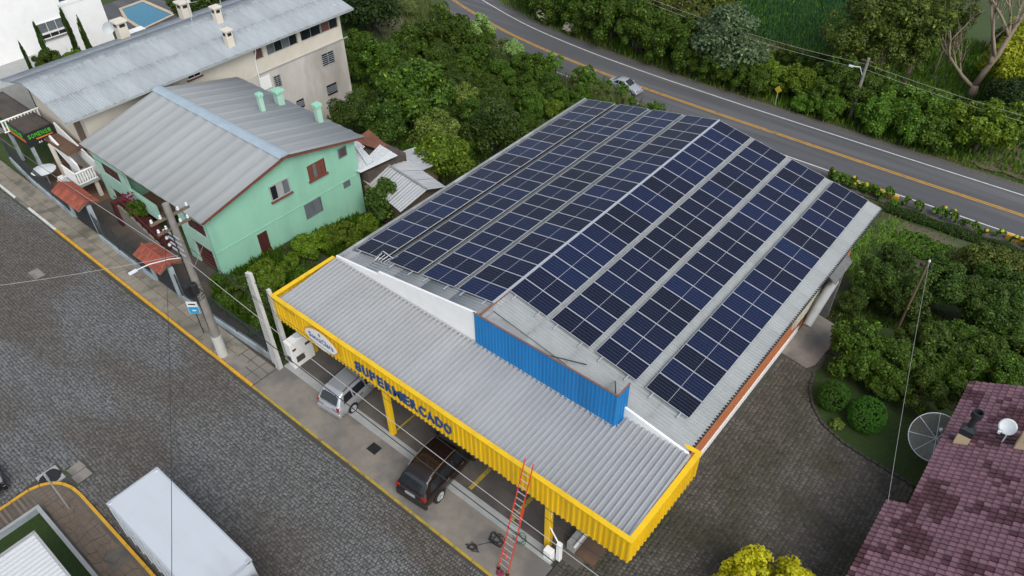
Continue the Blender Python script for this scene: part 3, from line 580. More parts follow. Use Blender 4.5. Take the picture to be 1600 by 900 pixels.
def glyph(ch, x, z, wdt, h, m, parent, depth=.05, y=YF-.05, name='letter', axis='x', px=0):
    cu = bpy.data.curves.new('glyph', 'FONT'); cu.body = ch; cu.extrude = depth/2; cu.offset = .022; cu.resolution_u = 3
    to = bpy.data.objects.new('glyph', cu); COL.objects.link(to); dg = bpy.context.evaluated_depsgraph_get(); dg.update()
    me = bpy.data.meshes.new_from_object(to.evaluated_get(dg)); bpy.data.objects.remove(to)
    v = np.zeros(len(me.vertices)*3); me.vertices.foreach_get('co', v); v = v.reshape(-1, 3); mn, mxx = v.min(0), v.max(0)
    u = (v[:, 0]-mn[0])/max(1e-6, mxx[0]-mn[0]); q = (v[:, 1]-mn[1])/(mxx[1]-mn[1]); d = v[:, 2]
    g = ORG.get(parent.name, (0,0,0))
    P = np.stack([x+u*wdt-g[0], y-d-g[1], z+q*h-g[2]], 1) if axis == 'x' else np.stack([px+d-g[0], x+u*wdt-g[1], z+q*h-g[2]], 1)
    me.vertices.foreach_set('co', P.astype(np.float32).ravel()); me.materials.clear(); me.materials.append(MAT[m]); me.update()
    o = bpy.data.objects.new(name, me); COL.objects.link(o); o.parent = parent; ORG[o.name] = g; return o
txt = 'SUPERMERCADO'; wd = {'M': .52, 'I': .2}
tot = sum(wd.get(c, .4) for c in txt); x = -4.12; gap = (5.85-tot)/(len(txt)-1)
for c in txt: glyph(c, x, 3.44, wd.get(c, .4), .6, 'letter_blue', cn); x += wd.get(c, .4)+gap
# oval sign
sg = thing('shop_sign', (-6.42,-5.84,3.84), 'oval white shop sign with blue lettering on the yellow fascia', 'sign')
def lens(rx, rz, n=28, p=1.0):
    return [(-6.36+rx*math.cos(a), 3.84+rz*math.copysign(abs(math.sin(a))**1.35, math.sin(a))) for a in [2*math.pi*k/n for k in range(n)]]
b = MB(); b.solid([(x,-5.82,z) for x,z in lens(1.2,.62)], (0,-.03,0)); b.build('border', 'sign_gold', sg)
b = MB(); b.solid([(x,-5.851,z) for x,z in lens(1.13,.56)], (0,-.012,0)); pl = b.build('plate', 'sign_white', sg)
x = -7.2
for c in 'Santa': glyph(c, x, 3.7, .14 if c != 'S' else .2, .33 if c == 'S' else .24, 'letter_blue', pl, .01, -5.865); x += .17 if c != 'S' else .23
x = -6.27
for c in 'Clara': glyph(c, x, 3.7, {'C':.21,'l':.06,'r':.1}.get(c,.14), {'C':.34,'l':.34}.get(c,.24), 'letter_blue', pl, .01, -5.865); x += {'C':.25,'l':.1,'r':.13}.get(c,.175)
b = MB(); b.box((-6.38,-5.875,4.1),(-6.34,-5.862,4.32)); b.box((-6.44,-5.875,4.2),(-6.28,-5.862,4.24)); b.build('emblem', 'letter_blue', pl)
# right bay edge: low ramp rail and white beams under the canopy
o = thing('side_ramp', (7.6,-4,0), 'white edged ramp wall under the right end of the canopy', 'ramp')
b = MB(); b.box((7.3,-5.2,0),(7.7,-1.3,.55)); b.build('ramp_wall', 'concrete_light', o)
b = MB(); b.box((7.72,-5.2,0),(8.6,-1.3,.16)); b.build('ramp_slab', 'brick_floor', o)
b = MB(); b.box((7.66,-5.25,.56),(7.74,-1.3,.64)); b.build('rail', 'white_wall', o)
o = thing('white_post', (7.35,-5.75,0), 'short white gate post at the right end of the step', 'post')
b = MB(); b.bevbox((7.22,-5.85,0),(7.42,-5.65,1.15), .02); b.build('post', 'white_wall', o)
b = MB(); b.tube([(7.3,-5.75,1.1),(6.7,-5.6,1.6),(6.78,-5.5,3.4)], .03, 6); b.build('conduit', 'white_wall', o)
o = thing('white_box', (6.95,-5.95,0), 'white electrical box standing on the step below the ladder', 'box')
b = MB(); b.bevbox((6.78,-6.1,.06),(7.15,-5.8,.6), .02); b.build('box', 'white_wall', o)
# wall unit on right side
o = thing('wall_unit', (9.6,14.6,0), 'white pipe and grey hood unit on the orange side wall', 'service unit')
b = MB(); b.box((9.0,13.2,-1.8),(9.35,15.9,1.0)); b.build('plant_wall', 'concrete_dark', o)
gr = MB(); gr.box((9.26,11.2,1.2),(9.33,14.2,3.6)); gr_o = gr.build('grille_frame', 'cream_wall', o)
for k in range(14): b = MB(); b.box((9.335,11.25,1.3+k*.16),(9.4,14.1,1.38+k*.16)); b.build('slat', 'grid_white', gr_o)
b = MB(); b.tube([(9.72,12.2,1.0),(9.75,13.4,1.8),(9.8,14.6,2.5)], [.22,.24,.24], 12); b.build('tank', 'concrete_light', o, 'auto')
b = MB(); b.tube([(9.72,14.7,1.4),(9.72,15.9,2.2)], .14, 10); b.build('pipe', 'concrete_light', o, True)
b = MB(); b.solid([(9.35,13.9,3.3),(10.05,13.9,2.8),(10.05,16.1,2.9),(9.35,16.1,3.5)], (0,0,.05)); b.build('hood', 'mould', o)
b = MB(); b.box((9.3,15.5,-1.2),(9.9,15.7,2.8)); b.build('bracket', 'mould', o)
# solar strips
PW, PL, PP = 1.048, 2.075, 1.06
b = MB()
for a, c in (((0,0,0),(PL,.018,.035)),((0,PW-.018,0),(PL,PW,.035)),((0,.018,0),(.018,PW-.018,.035)),((PL-.018,.018,0),(PL,PW-.018,.035)),((PL/2-.008,.018,.02),(PL/2+.008,PW-.018,.031))): b.box(a, c)
fr_me = b.mesh('solar_panel', 'panel_frame'); b = MB(); b.box((.018,.018,.01),(PL-.018,PW-.018,.029)); gl_me = b.mesh('glass', 'solar_glass')
b = MB(); b.box((0,-.28,-.045),(.045,0,-.004)); rail_mesh = {}
ST_R = [.0629,2.3707,4.7379,7.2791]; ST_L = [.0252,2.345,4.737,7.2145]
names = ['first','second','third','fourth']
for side, ST in ((1,ST_R),(-1,ST_L)):
    for i, s0 in enumerate(ST):
        n = 18 if side > 0 else 19; y0 = 0 if side > 0 else -PP
        s = s0 if side > 0 else s0+PL
        t = thing('solar_strip', (side*s*math.cos(SL), y0, 6.5-s*math.sin(SL)-.031), names[i]+(' strip of solar panels right of the roof ridge' if side > 0 else ' strip of solar panels left of the roof ridge'), 'solar panels', 'solar panel strips on the supermarket roof')
        t.rotation_euler = (0, SL if side > 0 else -SL, 0)
        for k in range(n):
            p = inst('solar_panel', fr_me, t, (0, k*PP+.006, random.uniform(-.004,.004)), (random.uniform(-.003,.003), random.uniform(-.002,.002), 0)); inst('glass', gl_me, p)
        for u in (.35, PL-.4):
            rb = MB(); rb.box((u,-.3,-.05),(u+.045,n*PP+.1,-.008)); rail = bpy.data.objects.new('rail', rb.mesh('rail', 'alu')); COL.objects.link(rail); rail.parent = t

# ---------------------------------------------------------------- houses
def window(parent, axis, pos, a0, a1, z0, z1, glass, frame, mull=1, bars=0, sill=None, out=1, name='window', fw=.06):
    """axis 'x': wall plane x=pos facing +x*out ; axis 'y': wall plane y=pos facing -y"""
    def bx(b, d0, d1, u0, u1, w0, w1):
        if axis == 'x': b.box((min(pos+out*d0,pos+out*d1),u0,w0),(max(pos+out*d0,pos+out*d1),u1,w1))
        else: b.box((u0,min(pos-d0,pos-d1),w0),(u1,max(pos-d0,pos-d1),w1))
    b = MB(); bx(b, .004, .05, a0, a1, z1-fw, z1); bx(b, .004, .05, a0, a1, z0, z0+fw); bx(b, .004, .05, a0, a0+fw, z0+fw, z1-fw); bx(b, .004, .05, a1-fw, a1, z0+fw, z1-fw)
    f = b.build(name, frame, parent)
    n = mull+1; step = (a1-a0-2*fw)/n
    for k in range(n):
        b = MB(); g = glass[k % len(glass)] if isinstance(glass, (list,tuple)) else glass
        bx(b, .006, .02+.006*(k % 2), a0+fw+k*step+.015, a0+fw+(k+1)*step-.015, z0+fw, z1-fw); b.build('pane', g, f)
    for k in range(1, n): b = MB(); bx(b, .005, .045, a0+fw+k*step-.015, a0+fw+k*step+.015, z0+fw, z1-fw); b.build('mullion', frame, f)
    for k in range(bars): z = z0+fw+(z1-z0-2*fw)*(k+1)/(bars+1); b = MB(); bx(b, .055, .075, a0, a1, z-.02, z+.02); b.build('bar', 'alu', f)
    if sill: b = MB(); bx(b, .0, .14, a0-.08, a1+.08, z0-.09, z0-.003); b.build('sill', sill, f)
    return f
# green house
gh = thing('green_house', (-24.8,1.4,-.5), 'mint green two storey house with grey ribbed roof', 'house')
GX, GL = -18.4, -31.2
b = MB(); b.solid([(GX,-4,-2),(GX,6.8,-2.6),(GX,6.8,4.2),(GX,1.5,5.5),(GX,-4,4.2)], (-.2,0,0)); b.build('gable_wall', 'green_wall', gh)
b = MB(); b.box((GL,6.6,-2.6),(GX-.2,6.8,4.2)); b.box((GL,-3.8,-2),(GL+.2,6.6,4.2)); b.build('rear_wall', 'green_wall', gh)
b = MB(); b.box((GX+.002,-4.0,1.66),(GX+.03,6.8,1.72)); b.build('storey_band', 'green_wall', gh)
fw_ = MB()
for a, c in (((GL,-4,-1),(-30.5,-3.8,4.2)),((-28.2,-4,-1),(-27.5,-3.8,4.2)),((-30.5,-4,3.15),(-28.2,-3.8,4.2)),((-30.5,-4,1.25),(-28.2,-3.8,2.25)),((-21.6,-4,-1),(-20.8,-3.8,4.2)),((-18.8,-4,-1),(GX-.2,-3.8,4.2)),((-20.8,-4,3.45),(-18.8,-3.8,4.2)),((-20.8,-4,1.65),(-18.8,-3.8,2.5)),((-27.5,-4,3.7),(-21.6,-3.8,4.2)),((-27.5,-4,1.2),(-24.6,-3.8,2.2))): fw_.box(a, c)
fw_.build('front_wall', 'green_light', gh)
b = MB(); b.box((-27.5,-2.2,-.2),(-21.6,-2.1,4.1)); b.build('porch_wall', 'green_wall', gh)
b = MB(); b.box((-27.5,-3.8,1.25),(-24.6,-2.2,1.45)); b.build('porch_floor', 'brick_floor', gh)
b = MB(); b.box((-31,-3.6,-.3),(-18.7,-2.25,-.2)); b.build('ground_floor', 'brick_floor', gh)
b = MB(); b.box((-28.2,-3.6,-.2),(-28.1,-2.2,4.0)); b.build('inner_wall', 'green_wall', gh); b = MB(); b.box((-20.9,-3.6,-.2),(-20.8,-2.2,4.0)); b.build('inner_wall', 'green_wall', gh)
window(gh, 'y', -3.85, -30.5, -28.2, 2.25, 3.15, 'maroon', 'maroon', 1, 0, None); window(gh, 'y', -3.85, -20.8, -18.8, 2.5, 3.45, 'maroon', 'maroon', 1)
b = MB(); b.box((-30.5,-3.85,-.3),(-28.2,-3.8,1.25)); b.build('garage_door', 'maroon', gh)
b = MB(); b.box((-20.8,-3.85,-.3),(-18.8,-3.8,1.65)); d_ = b.build('garage_door', 'maroon', gh)
for k in range(5): b = MB(); b.box((-20.78,-3.88,.0+k*.32),(-18.82,-3.852,.03+k*.32)); b.build('slat', 'brown_frame', d_)
window(gh, 'y', -2.2, -24.2, -22.8, 2.2, 3.3, 'glass_dark', 'brown_frame', 1)
window(gh, 'x', GX, .25, 1.62, 2.98, 4.0, ['glass_dark','concrete_light','glass_grey'], 'concrete_light', 2, 0, 'brown_frame')
window(gh, 'x', GX, 3.04, 4.34, 2.98, 4.0, ['brown_frame','glass_grey','brown_frame','brown_frame'], 'brown_frame', 3, 0, 'brown_frame')
window(gh, 'x', GX, 5.43, 6.1, 3.38, 4.05, 'interior', 'glass_grey', 0); window(gh, 'x', GX, 2.24, 3.53, .56, 1.6, 'glass_grey', 'glass_grey', 1)
window(gh, 'x', GX, 5.4, 5.93, 1.2, 1.62, 'glass_grey', 'glass_grey', 0)
b = MB(); b.box((GX+.003,-1.28,-.3),(GX+.04,-.62,1.4)); d_ = b.build('door', 'maroon', gh)
b = MB(); b.box((GX+.041,-.75,.5),(GX+.08,-.7,.6)); b.build('handle', 'chrome', d_)
b = MB(); b.box((GX,-1.5,-.45),(GX+.5,-.4,-.28)); b.build('door_step', 'concrete', gh)
b = MB(); b.add([(GL-.1,-4.25,4.23),(GX+.4,-4.25,4.23),(GX+.4,1.5,5.58),(GL-.1,1.5,5.58)], [(0,1,2,3)]); b.add([(GL-.1,1.5,5.58),(GX+.4,1.5,5.58),(GX+.4,7.15,4.23),(GL-.1,7.15,4.23)], [(0,1,2,3)])
gr_ = b.build('roof', 'fibre_green_house', gh)
sheet_roof(gr_, 'roof_sheet', 'fibre_green_house', (1.5,5.66), (-4.3,4.3), GL-.15, GX+.45, 1.05, 1, 1.0, .035, 'y', shape='mod')
sheet_roof(gr_, 'roof_sheet', 'fibre_green_house', (1.5,5.66), (7.2,4.3), GL-.15, GX+.45, 1.05, 1, 1.0, .035, 'y', shape='mod')
b = MB(); b.solid([(GL-.2,1.12,5.65),(GL-.2,1.28,5.765),(GL-.2,1.5,5.8),(GL-.2,1.72,5.765),(GL-.2,1.88,5.65)], (GX+.68-GL,0,0)); b.build('ridge_cap', 'ridge_blue', gr_)
b = MB(); b.solid([(GX+.42,-4.35,4.12),(GX+.42,1.5,5.48),(GX+.42,7.25,4.12),(GX+.42,7.25,4.27),(GX+.42,1.5,5.62),(GX+.42,-4.35,4.27)], (.05,0,0)); b.build('barge_board', 'brown_frame', gr_)
b = MB(); b.box((GL-.1,-4.36,4.12),(GX+.4,-4.28,4.22)); b.build('eave_board', 'brown_frame', gr_)
for x, y, z, s, hgt in ((-24.67,4.75,4.8,.25,1.4),(-25.3,6.5,4.4,.4,1.15),(-21.35,6.6,4.4,.3,1.4)):
    b = MB(); b.bevbox((x-s*.6,y-s*.6,z-.3),(x+s*.6,y+s*.6,z+hgt*.8), .02); c_ = b.build('chimney', 'green_light', gr_)
    b = MB(); b.bevbox((x-s*.85,y-s*.85,z+hgt*.8+.002),(x+s*.85,y+s*.85,z+hgt*.95), .03); b.build('chimney_cap', 'green_wall', c_)
# front stairs of the green house
o = thing('porch_stairs', (-25,-4.9,0), 'maroon staircase with pale edge in front of the green house', 'stairs')
for k in range(8):
    b = MB(); b.box((-26.9+k*.48,-4.85,0),(-26.42+k*.48,-4.02,1.3-k*.16)); b.build('step', 'maroon', o)
b = MB(); b.solid([(-27.6,-5.0,0),(-22.9,-5.0,0),(-22.9,-5.0,.35),(-26.9,-5.0,1.55),(-27.6,-5.0,1.55)], (0,.12,0)); b.build('side_wall', 'concrete', o)
for k in range(7): b = MB(); b.tube([(-26.8+k*.6,-4.94,1.45-k*.18),(-26.8+k*.6,-4.94,2.2-k*.18)], .025, 5); b.build('baluster', 'maroon', o)
b = MB(); b.tube([(-27.5,-4.94,2.25),(-26.8,-4.94,2.2),(-23.0,-4.94,1.1)], .04, 6); b.build('handrail', 'maroon', o)
b = MB(); b.box((-28.0,-5.15,.0),(-27.55,-4.3,1.75)); b.build('newel', 'maroon', o)
b = MB(); b.box((-31.2,-6.5,-.1),(-10.4,-4.0,.0)); struct(b, 'terrace', 'terrace')
# white house
wh = thing('white_house', (-36.3,7,-1), 'long cream and white three storey house with grey corrugated roof', 'house')
WX, WL = -32.3, -40.3
b = MB(); b.box((WX-.2,-3.3,3.3),(WX,9.4,5.55)); b.box((WX-.2,9.4,3.3),(WX,17.75,4.35)); b.box((WX-.2,9.4,5.33),(WX,17.75,5.55))
for y0, y1 in ((9.4,9.6),(10.35,10.7),(13.52,13.85),(17.5,17.75)): b.box((WX-.2,y0,4.35),(WX,y1,5.33))
b.build('upper_wall', 'cream_wall', wh)
b = MB(); b.box((WX-.2,-3.3,-3),(WX+.02,17.78,3.3)); b.build('lower_wall', 'stained_wall', wh)
b = MB(); b.box((WL,-3.3,-3),(WL+.2,17.7,5.5)); b.box((WL+.2,17.5,-3.5),(WX-.2,17.7,6.0)); b.solid([(WL,-3.3,-1),(WX-.2,-3.3,-1),(WX-.2,-3.3,5.6),(-36.1,-3.3,6.6),(WL,-3.3,5.6)], (0,.2,0)); b.build('outer_walls', 'cream_wall', wh)
b = MB(); b.box((WL+.3,9.3,3.35),(WX-1.8,17.4,5.3)); b.build('room_core', 'interior', wh)
b = MB(); b.box((WX+.0,9.4,3.28),(WX+.08,18.2,3.34)); b.build('ledge', 'concrete_light', wh)
rr = random.Random(3)
for y0, y1, n in ((9.6,10.35,1),(10.7,13.52,4),(13.85,15.8,2),(15.84,17.5,2)):
    window(wh, 'x', WX-.12, y0, y1, 4.35, 5.33, [rr.choice(['glass_dark','curtain_red','interior','glass_dark','glass_grey']) for _ in range(5)], 'concrete_light', n-1, 0, None, fw=.04)
for y0, y1, z0, z1 in ((15.3,16.6,1.75,2.83),(10.65,11.3,1.75,2.73),(15.3,16.3,-.75,.12),(12.2,12.9,-.66,.05)):
    window(wh, 'x', WX+.02, y0, y1, z0, z1, 'glass_dark', 'dark_steel' if z0 < 0 else 'concrete_light', 1, 5)
window(wh, 'x', WX, 4.13, 5.2, 4.94, 5.38, 'glass_dark', 'sign_white', 1, 0, 'brown_frame')
b = MB(); b.box((WX+.02,9.5,2.0),(WX+.06,10.4,3.0)); b.build('white_panel', 'sign_white', wh)
b = MB(); b.tube([(WX+.06,9.75,5.5),(WX+.12,9.7,5.1),(WX+.08,9.5,4.5),(WX+.08,9.42,-1)], .05, 6); b.build('downpipe', 'sign_white', wh)
rz0, re = 6.85, 5.72
b = MB(); b.add([(-36.1,-4.5,rz0-.07),(-31.6,-4.5,re-.07),(-31.6,18.5,re-.07),(-36.1,18.5,rz0-.07)], [(0,1,2,3)]); b.add([(-40.7,-4.5,re-.07),(-36.1,-4.5,rz0-.07),(-36.1,18.5,rz0-.07),(-40.7,18.5,re-.07)], [(0,1,2,3)])
wr = b.build('roof', 'fibre_cement_blue', wh)
sheet_roof(wr, 'roof_sheet', 'fibre_cement_blue', (-36.1,rz0), (-31.55,re), -4.6, 18.6, 1.05, 2, .177, .014)
sheet_roof(wr, 'roof_sheet', 'fibre_cement_blue', (-36.1,rz0), (-40.75,re), -4.6, 18.6, 1.05, 2, .177, .014)
b = MB(); b.solid([(-36.4,-4.65,6.8),(-36.25,-4.65,6.92),(-36.1,-4.65,6.95),(-35.95,-4.65,6.92),(-35.8,-4.65,6.8)], (0,23.3,0)); b.build('ridge_cap', 'fibre_cement_blue', wr)
b = MB(); b.box((-31.6,-4.6,5.56),(-31.45,18.6,5.68)); b.build('gutter', 'concrete_light', wr)
for x, y, z in ((-32.6,8.1,5.9),(-35.3,9.2,6.55),(-40.2,4.2,5.9),(-39.4,8.9,6.05)):
    s = .26 if x > -36 else .36; h = 1.15
    b = MB(); b.bevbox((x-s,y-s,z-.3),(x+s,y+s,z+h), .02); c_ = b.build('chimney', 'cream_wall', wr)
    b = MB(); b.box((x-s*.6,y-s-.01,z+h-.32),(x+s*.6,y-s+.01,z+h-.1)); b.box((x+s-.01,y-s*.6,z+h-.32),(x+s+.01,y+s*.6,z+h-.1)); b.build('vent', 'black', c_)
    b = MB(); b.bevbox((x-s*1.3,y-s*1.3,z+h+.002),(x+s*1.3,y+s*1.3,z+h+.12), .02); b.build('chimney_cap', 'cream_wall', c_)
b = MB(); b.lathe([(.05,.0),(.42,.1),(.45,.14),(.4,.12),(.05,.03)], (-41.0,3.6,6.6), 16, 'x'); b.build('dish_antenna', 'dish', wr, 'auto')
o = thing('roof_antenna', (-36.1,7.6,6.95), 'thin wire aerial mast on the white house roof ridge', 'antenna')
b = MB(); b.tube([(-36.1,7.6,6.8),(-36.1,7.6,9.6)], .035, 6); b.build('mast', 'alu', o)
for k in range(5): b = MB(); b.tube([(-36.6+.02*k,7.2-.1*k,8.2+k*.3),(-35.6,8.1+.1*k,8.4+k*.3)], .015, 4); b.build('element', 'alu', o)
o = thing('roof_antenna', (-35.3,9.6,6.7), 'thin aerial rod behind the chimney near the white house ridge', 'antenna')
b = MB(); b.tube([(-35.5,9.8,6.6),(-35.6,9.9,8.6)], .025, 5); b.build('mast', 'alu', o)
# front of the white house: porch, stairs, balusters
def balusters(parent, p0, p1, h, n, m='sign_white'):
    p0, p1 = Vector(p0), Vector(p1); d = p1-p0; rl = MB(); rl.tube([p0+Vector((0,0,h)), p1+Vector((0,0,h))], .06, 6); rl.tube([p0+Vector((0,0,.05)), p1+Vector((0,0,.05))], .05, 6)
    r = rl.build('railing', m, parent)
    for k in range(n):
        p = p0+d*(k+.5)/n; b = MB(); b.tube([p+Vector((0,0,.05)), p+Vector((0,0,h*.35)), p+Vector((0,0,h))], [.05,.07,.045], 6); b.build('baluster', m, r)
pc = thing('street_porch', (-36,-4.6,0), 'white porch with balustrades and stairs in front of the cream house', 'porch')
b = MB(); b.box((-40.6,-4.6,2.5),(-33.8,-3.35,2.7)); b.build('balcony_floor', 'brick_floor', pc)
b = MB(); b.box((-34.2,-3.36,2.7),(-33.0,-3.32,4.8)); b.build('timber_door', 'wood', pc)
balusters(pc, (-39.6,-6.0,2.72), (-39.6,-3.4,2.72), .85, 12)
b = MB(); b.solid([(-36.2,-4.5,2.2),(-33.4,-4.5,.9),(-33.4,-4.5,1.9),(-36.2,-4.5,3.1)], (0,.12,0)); b.build('stair_wall', 'sign_white', pc)
b = MB(); b.solid([(-36.9,-3.7,2.5),(-32.4,-3.7,1.2),(-32.4,-3.7,2.2),(-36.9,-3.7,3.5)], (0,.1,0)); b.build('stair_wall', 'sign_white', pc)
b = MB(); b.box((-33.6,-5.3,1.25),(-31.7,-4.0,1.42)); b.build('landing', 'concrete_light', pc)
balusters(pc, (-31.75,-5.25,1.42), (-31.75,-4.05,1.42), .85, 7); balusters(pc, (-33.5,-5.28,1.42), (-31.8,-5.28,1.42), .85, 7)
for k in range(7): b = MB(); b.box((-34.0-k*.28,-5.3,0),(-33.72-k*.28,-4.8,1.25-k*.18)); b.build('step', 'sign_white', pc)
for x, y in ((-33.2,-4.9),(-32.0,-4.2),(-35.2,-4.2),(-36.3,-4.6)): b = MB(); b.bevbox((x-.12,y-.12,0),(x+.12,y+.12,2.5 if x < -34 else 1.25), .02); b.build('pillar', 'cream_wall', pc)
b = MB(); b.box((-38.6,-6.4,-.1),(-31.25,-3.3,.02)); struct(b, 'porch_yard', 'brick_floor')
aw = thing('sign_awning', (-39.5,-4.8,2.4), 'black box awning with green and orange lettering on the left', 'awning')
b = MB(); b.box((-44.5,-5.66,2.42),(-36.95,-3.75,3.4)); bx_ = b.build('box', 'black', aw)
b = MB(); b.box((-44.4,-5.55,3.402),(-37.05,-3.85,3.43)); b.build('top_sheet', 'terrace', aw)
def words(parent, s, x0, z, wd, h, m, axis, pos):
    st = wd/len(s)
    for i, c in enumerate(s):
        if c != ' ': glyph(c, x0+i*st, z, st*.78, h, m, parent, .012, pos if axis == 'x' else 0, 'letter', axis, pos)
words(bx_, 'SOMENSI', -5.5, 2.98, 1.55, .3, 'sign_green', 'y', -36.94); words(bx_, 'SOMENSI', -41.2, 2.98, 3.9, .34, 'sign_green', 'x', -5.67)
b = MB(); b.box((-36.952,-5.05,2.8),(-36.935,-3.95,2.89)); b.box((-40.2,-5.675,2.72),(-37.2,-5.655,2.9)); b.build('orange_stripe', 'sign_orange', bx_)
words(bx_, '54 99999', -5.0, 2.5, 1.0, .13, 'sign_white', 'y', -36.94)
for x, y in ((-37.1,-5.5),(-40.6,-5.5)): b = MB(); b.box((x-.1,y-.1,0),(x+.1,y+.1,2.42)); b.build('post', 'fence_wall', aw)
o = thing('parasol_table', (-35.6,-5.9,0), 'small round pale table top on legs in the porch yard', 'table')
b = MB(); b.lathe([(.05,1.3),(.75,1.22),(.78,1.26),(.05,1.4)], (-35.8,-5.8,0), 14); b.build('top', 'dish', o); b = MB(); b.tube([(-35.8,-5.8,0),(-35.8,-5.8,1.35)], .04, 6); b.build('leg', 'alu', o)
o = thing('garden_chair', (-35.0,-5.3,0), 'white folding garden chair beside the pale table', 'chair')
b = MB(); b.box((-35.25,-5.5,.4),(-34.85,-5.1,.44)); b.build('seat', 'sign_white', o)
b = MB(); b.box((-34.9,-5.5,.44),(-34.85,-5.1,.9)); b.build('backrest', 'sign_white', o)
for sx in (-35.22,-34.88):
    for sy in (-5.47,-5.13): b = MB(); b.tube([(sx,sy,0),(sx,sy,.4)], .02, 5); b.build('leg', 'sign_white', o)
# modern white building and pool, far left
mb_ = thing('modern_house', (-55,1,0), 'large plain white modern building in the top left corner', 'house')
b = MB(); b.box((-66,-9,-1),(-50,4.25,11)); b.build('main_block', 'white_wall', mb_)
b = MB(); b.box((-60,4.25,-1),(-50.25,7.5,5.75)); b.build('side_wing', 'white_wall', mb_)
b = MB(); b.box((-59.8,4.27,5.752),(-50.6,7.2,5.8)); b.build('wing_roof', 'asphalt', mb_)
b = MB(); b.box((-50.55,4.26,5.752),(-50.2,7.55,5.98)); b.box((-60,7.25,5.752),(-50.56,7.55,5.98)); b.build('parapet', 'white_wall', mb_)
window(mb_, 'x', -50, 1.9, 4.1, 4.25, 5.1, 'glass_grey', 'sign_white', 2, 0, None); window(mb_, 'x', -50, 1.95, 4.05, 3.8, 4.22, 'glass_dark', 'sign_white', 2, 0, 'concrete')
b = MB(); b.box((-50,-6,-1),(-46,1,3.0)); b.build('low_annex', 'concrete_light', mb_)
b = MB(); b.box((-64,11.4,-.6),(-53.5,17.5,-.02)); pd = struct(b, 'pool_deck', 'asphalt')
pl_ = thing('swimming_pool', (-58.5,14.3,0), 'turquoise swimming pool with pale stone rim', 'pool')
pw = [(-61.4,13.6),(-58.7,12.7),(-55.4,12.4),(-56.2,15.9),(-61.6,15.9)]; c_ = (-58.5,14.2)
b = MB(); b.prism(pw, -.4, -.012); b.build('water', 'pool_water', pl_)
ring = [((x-c_[0])*1.13+c_[0], (y-c_[1])*1.22+c_[1]) for x, y in pw]; b = MB(); n = 5
b.add([(x,y,.04) for x,y in pw]+[(x,y,.04) for x,y in ring]+[(x,y,-.3) for x,y in pw], [(i,(i+1)%n,(i+1)%n+n,i+n) for i in range(n)]+[(i,(i+1)%n,(i+1)%n+2*n,i+2*n) for i in range(n)]); b.build('rim', 'pool_stone', pl_)
b = MB(); b.box((-54.6,10.3,-1),(-50.5,11.9,.6)); b.build('planter_wall', 'white_wall', pl_)
b = MB(); b.box((-54.5,11.95,-.3),(-51,13.2,.05)); b.build('paving', 'pool_stone', pl_)
# sheds behind the green house
sh = thing('shed', (-15.8,8,-1.2), 'small shed with two-sided weathered tin roof behind green house', 'shed')
b = MB(); b.box((-18.0,6.7,-1.8),(-14.4,10.0,.85)); b.build('wall', 'wood', sh)
def tinroof(parent, name, m, q, n, amp=.02):
    """quad q=(a,b,c,d): ridge a-b, eave d-c; split into n sheets"""
    a, b_, c, d = [Vector(p) for p in q]
    for i in range(n):
        t0, t1 = i/n, (i+1)/n+.04; mb = MB(); K = 12; up = (b_-a).cross(d-a).normalized(); up = up if up.z > 0 else -up
        V = []
        for r, (p, e) in enumerate(((a,b_),(d,c))):
            for k in range(K+1):
                t = t0+(t1-t0)*k/K; V.append(p+(e-p)*t+up*(amp*math.sin(k*math.pi/1.5)+.012*(i % 2)+.006*random.random()))
        mb.add(V, [(k,k+1,k+K+2,k+K+1) for k in range(K)]); mb.build(name, m, parent)
tinroof(sh, 'roof_sheet', 'tin', ((-18.6,8.9,1.45),(-14.1,8.5,1.35),(-14.2,6.2,.85),(-18.4,7.0,1.0)), 6)
tinroof(sh, 'roof_sheet', 'tin', ((-18.6,8.9,1.45),(-14.1,8.5,1.35),(-13.8,9.9,.95),(-17.6,10.5,1.05)), 6)
b = MB(); b.tube([(-18.7,8.92,1.48),(-14.0,8.5,1.38)], .09, 6); b.build('ridge_cap', 'flash_grey', sh)
ln = thing('lean_to', (-19,8.3,-1), 'patchwork lean-to of white and rusty sheets behind green house', 'shed')
b = MB(); b.box((-21,7.0,-2),(-17.8,10.4,1.7)); b.build('wall', 'interior', ln)
tinroof(ln, 'white_sheet', 'white_tin', ((-19.4,9.6,2.1),(-17.5,9.4,2.1),(-18.0,6.6,1.95),(-18.5,6.5,1.95)), 3)
tinroof(ln, 'white_sheet', 'white_tin', ((-20.2,8.6,2.12),(-18.3,8.0,2.1),(-18.2,6.6,1.93),(-19.4,6.6,1.93)), 3)
tinroof(ln, 'rusty_sheet', 'rust_tin', ((-21.6,10.6,2.0),(-19.0,9.9,2.02),(-19.3,9.1,2.06),(-21.3,8.8,2.06)), 4)
tinroof(ln, 'grey_sheet', 'tin', ((-21.2,9.0,2.1),(-20.0,8.8,2.1),(-19.8,7.6,2.08),(-21.0,7.5,2.08)), 3)
b = MB(); b.tube([(-20.8,8.5,2.2),(-18.2,7.4,2.1)], .05, 6); b.build('pipe', 'dish', ln)
o = thing('small_roof', (-17.6,11.0,-2), 'grey sheet roof corner half hidden behind the white sheets', 'shed')
b = MB(); b.box((-19,10.6,-2.2),(-16.6,12.0,.6)); b.build('wall', 'wood', o); tinroof(o, 'roof_sheet', 'tin', ((-19.2,10.5,1.0),(-16.3,10.3,1.0),(-16.2,12.3,.75),(-19.0,12.4,.75)), 3)
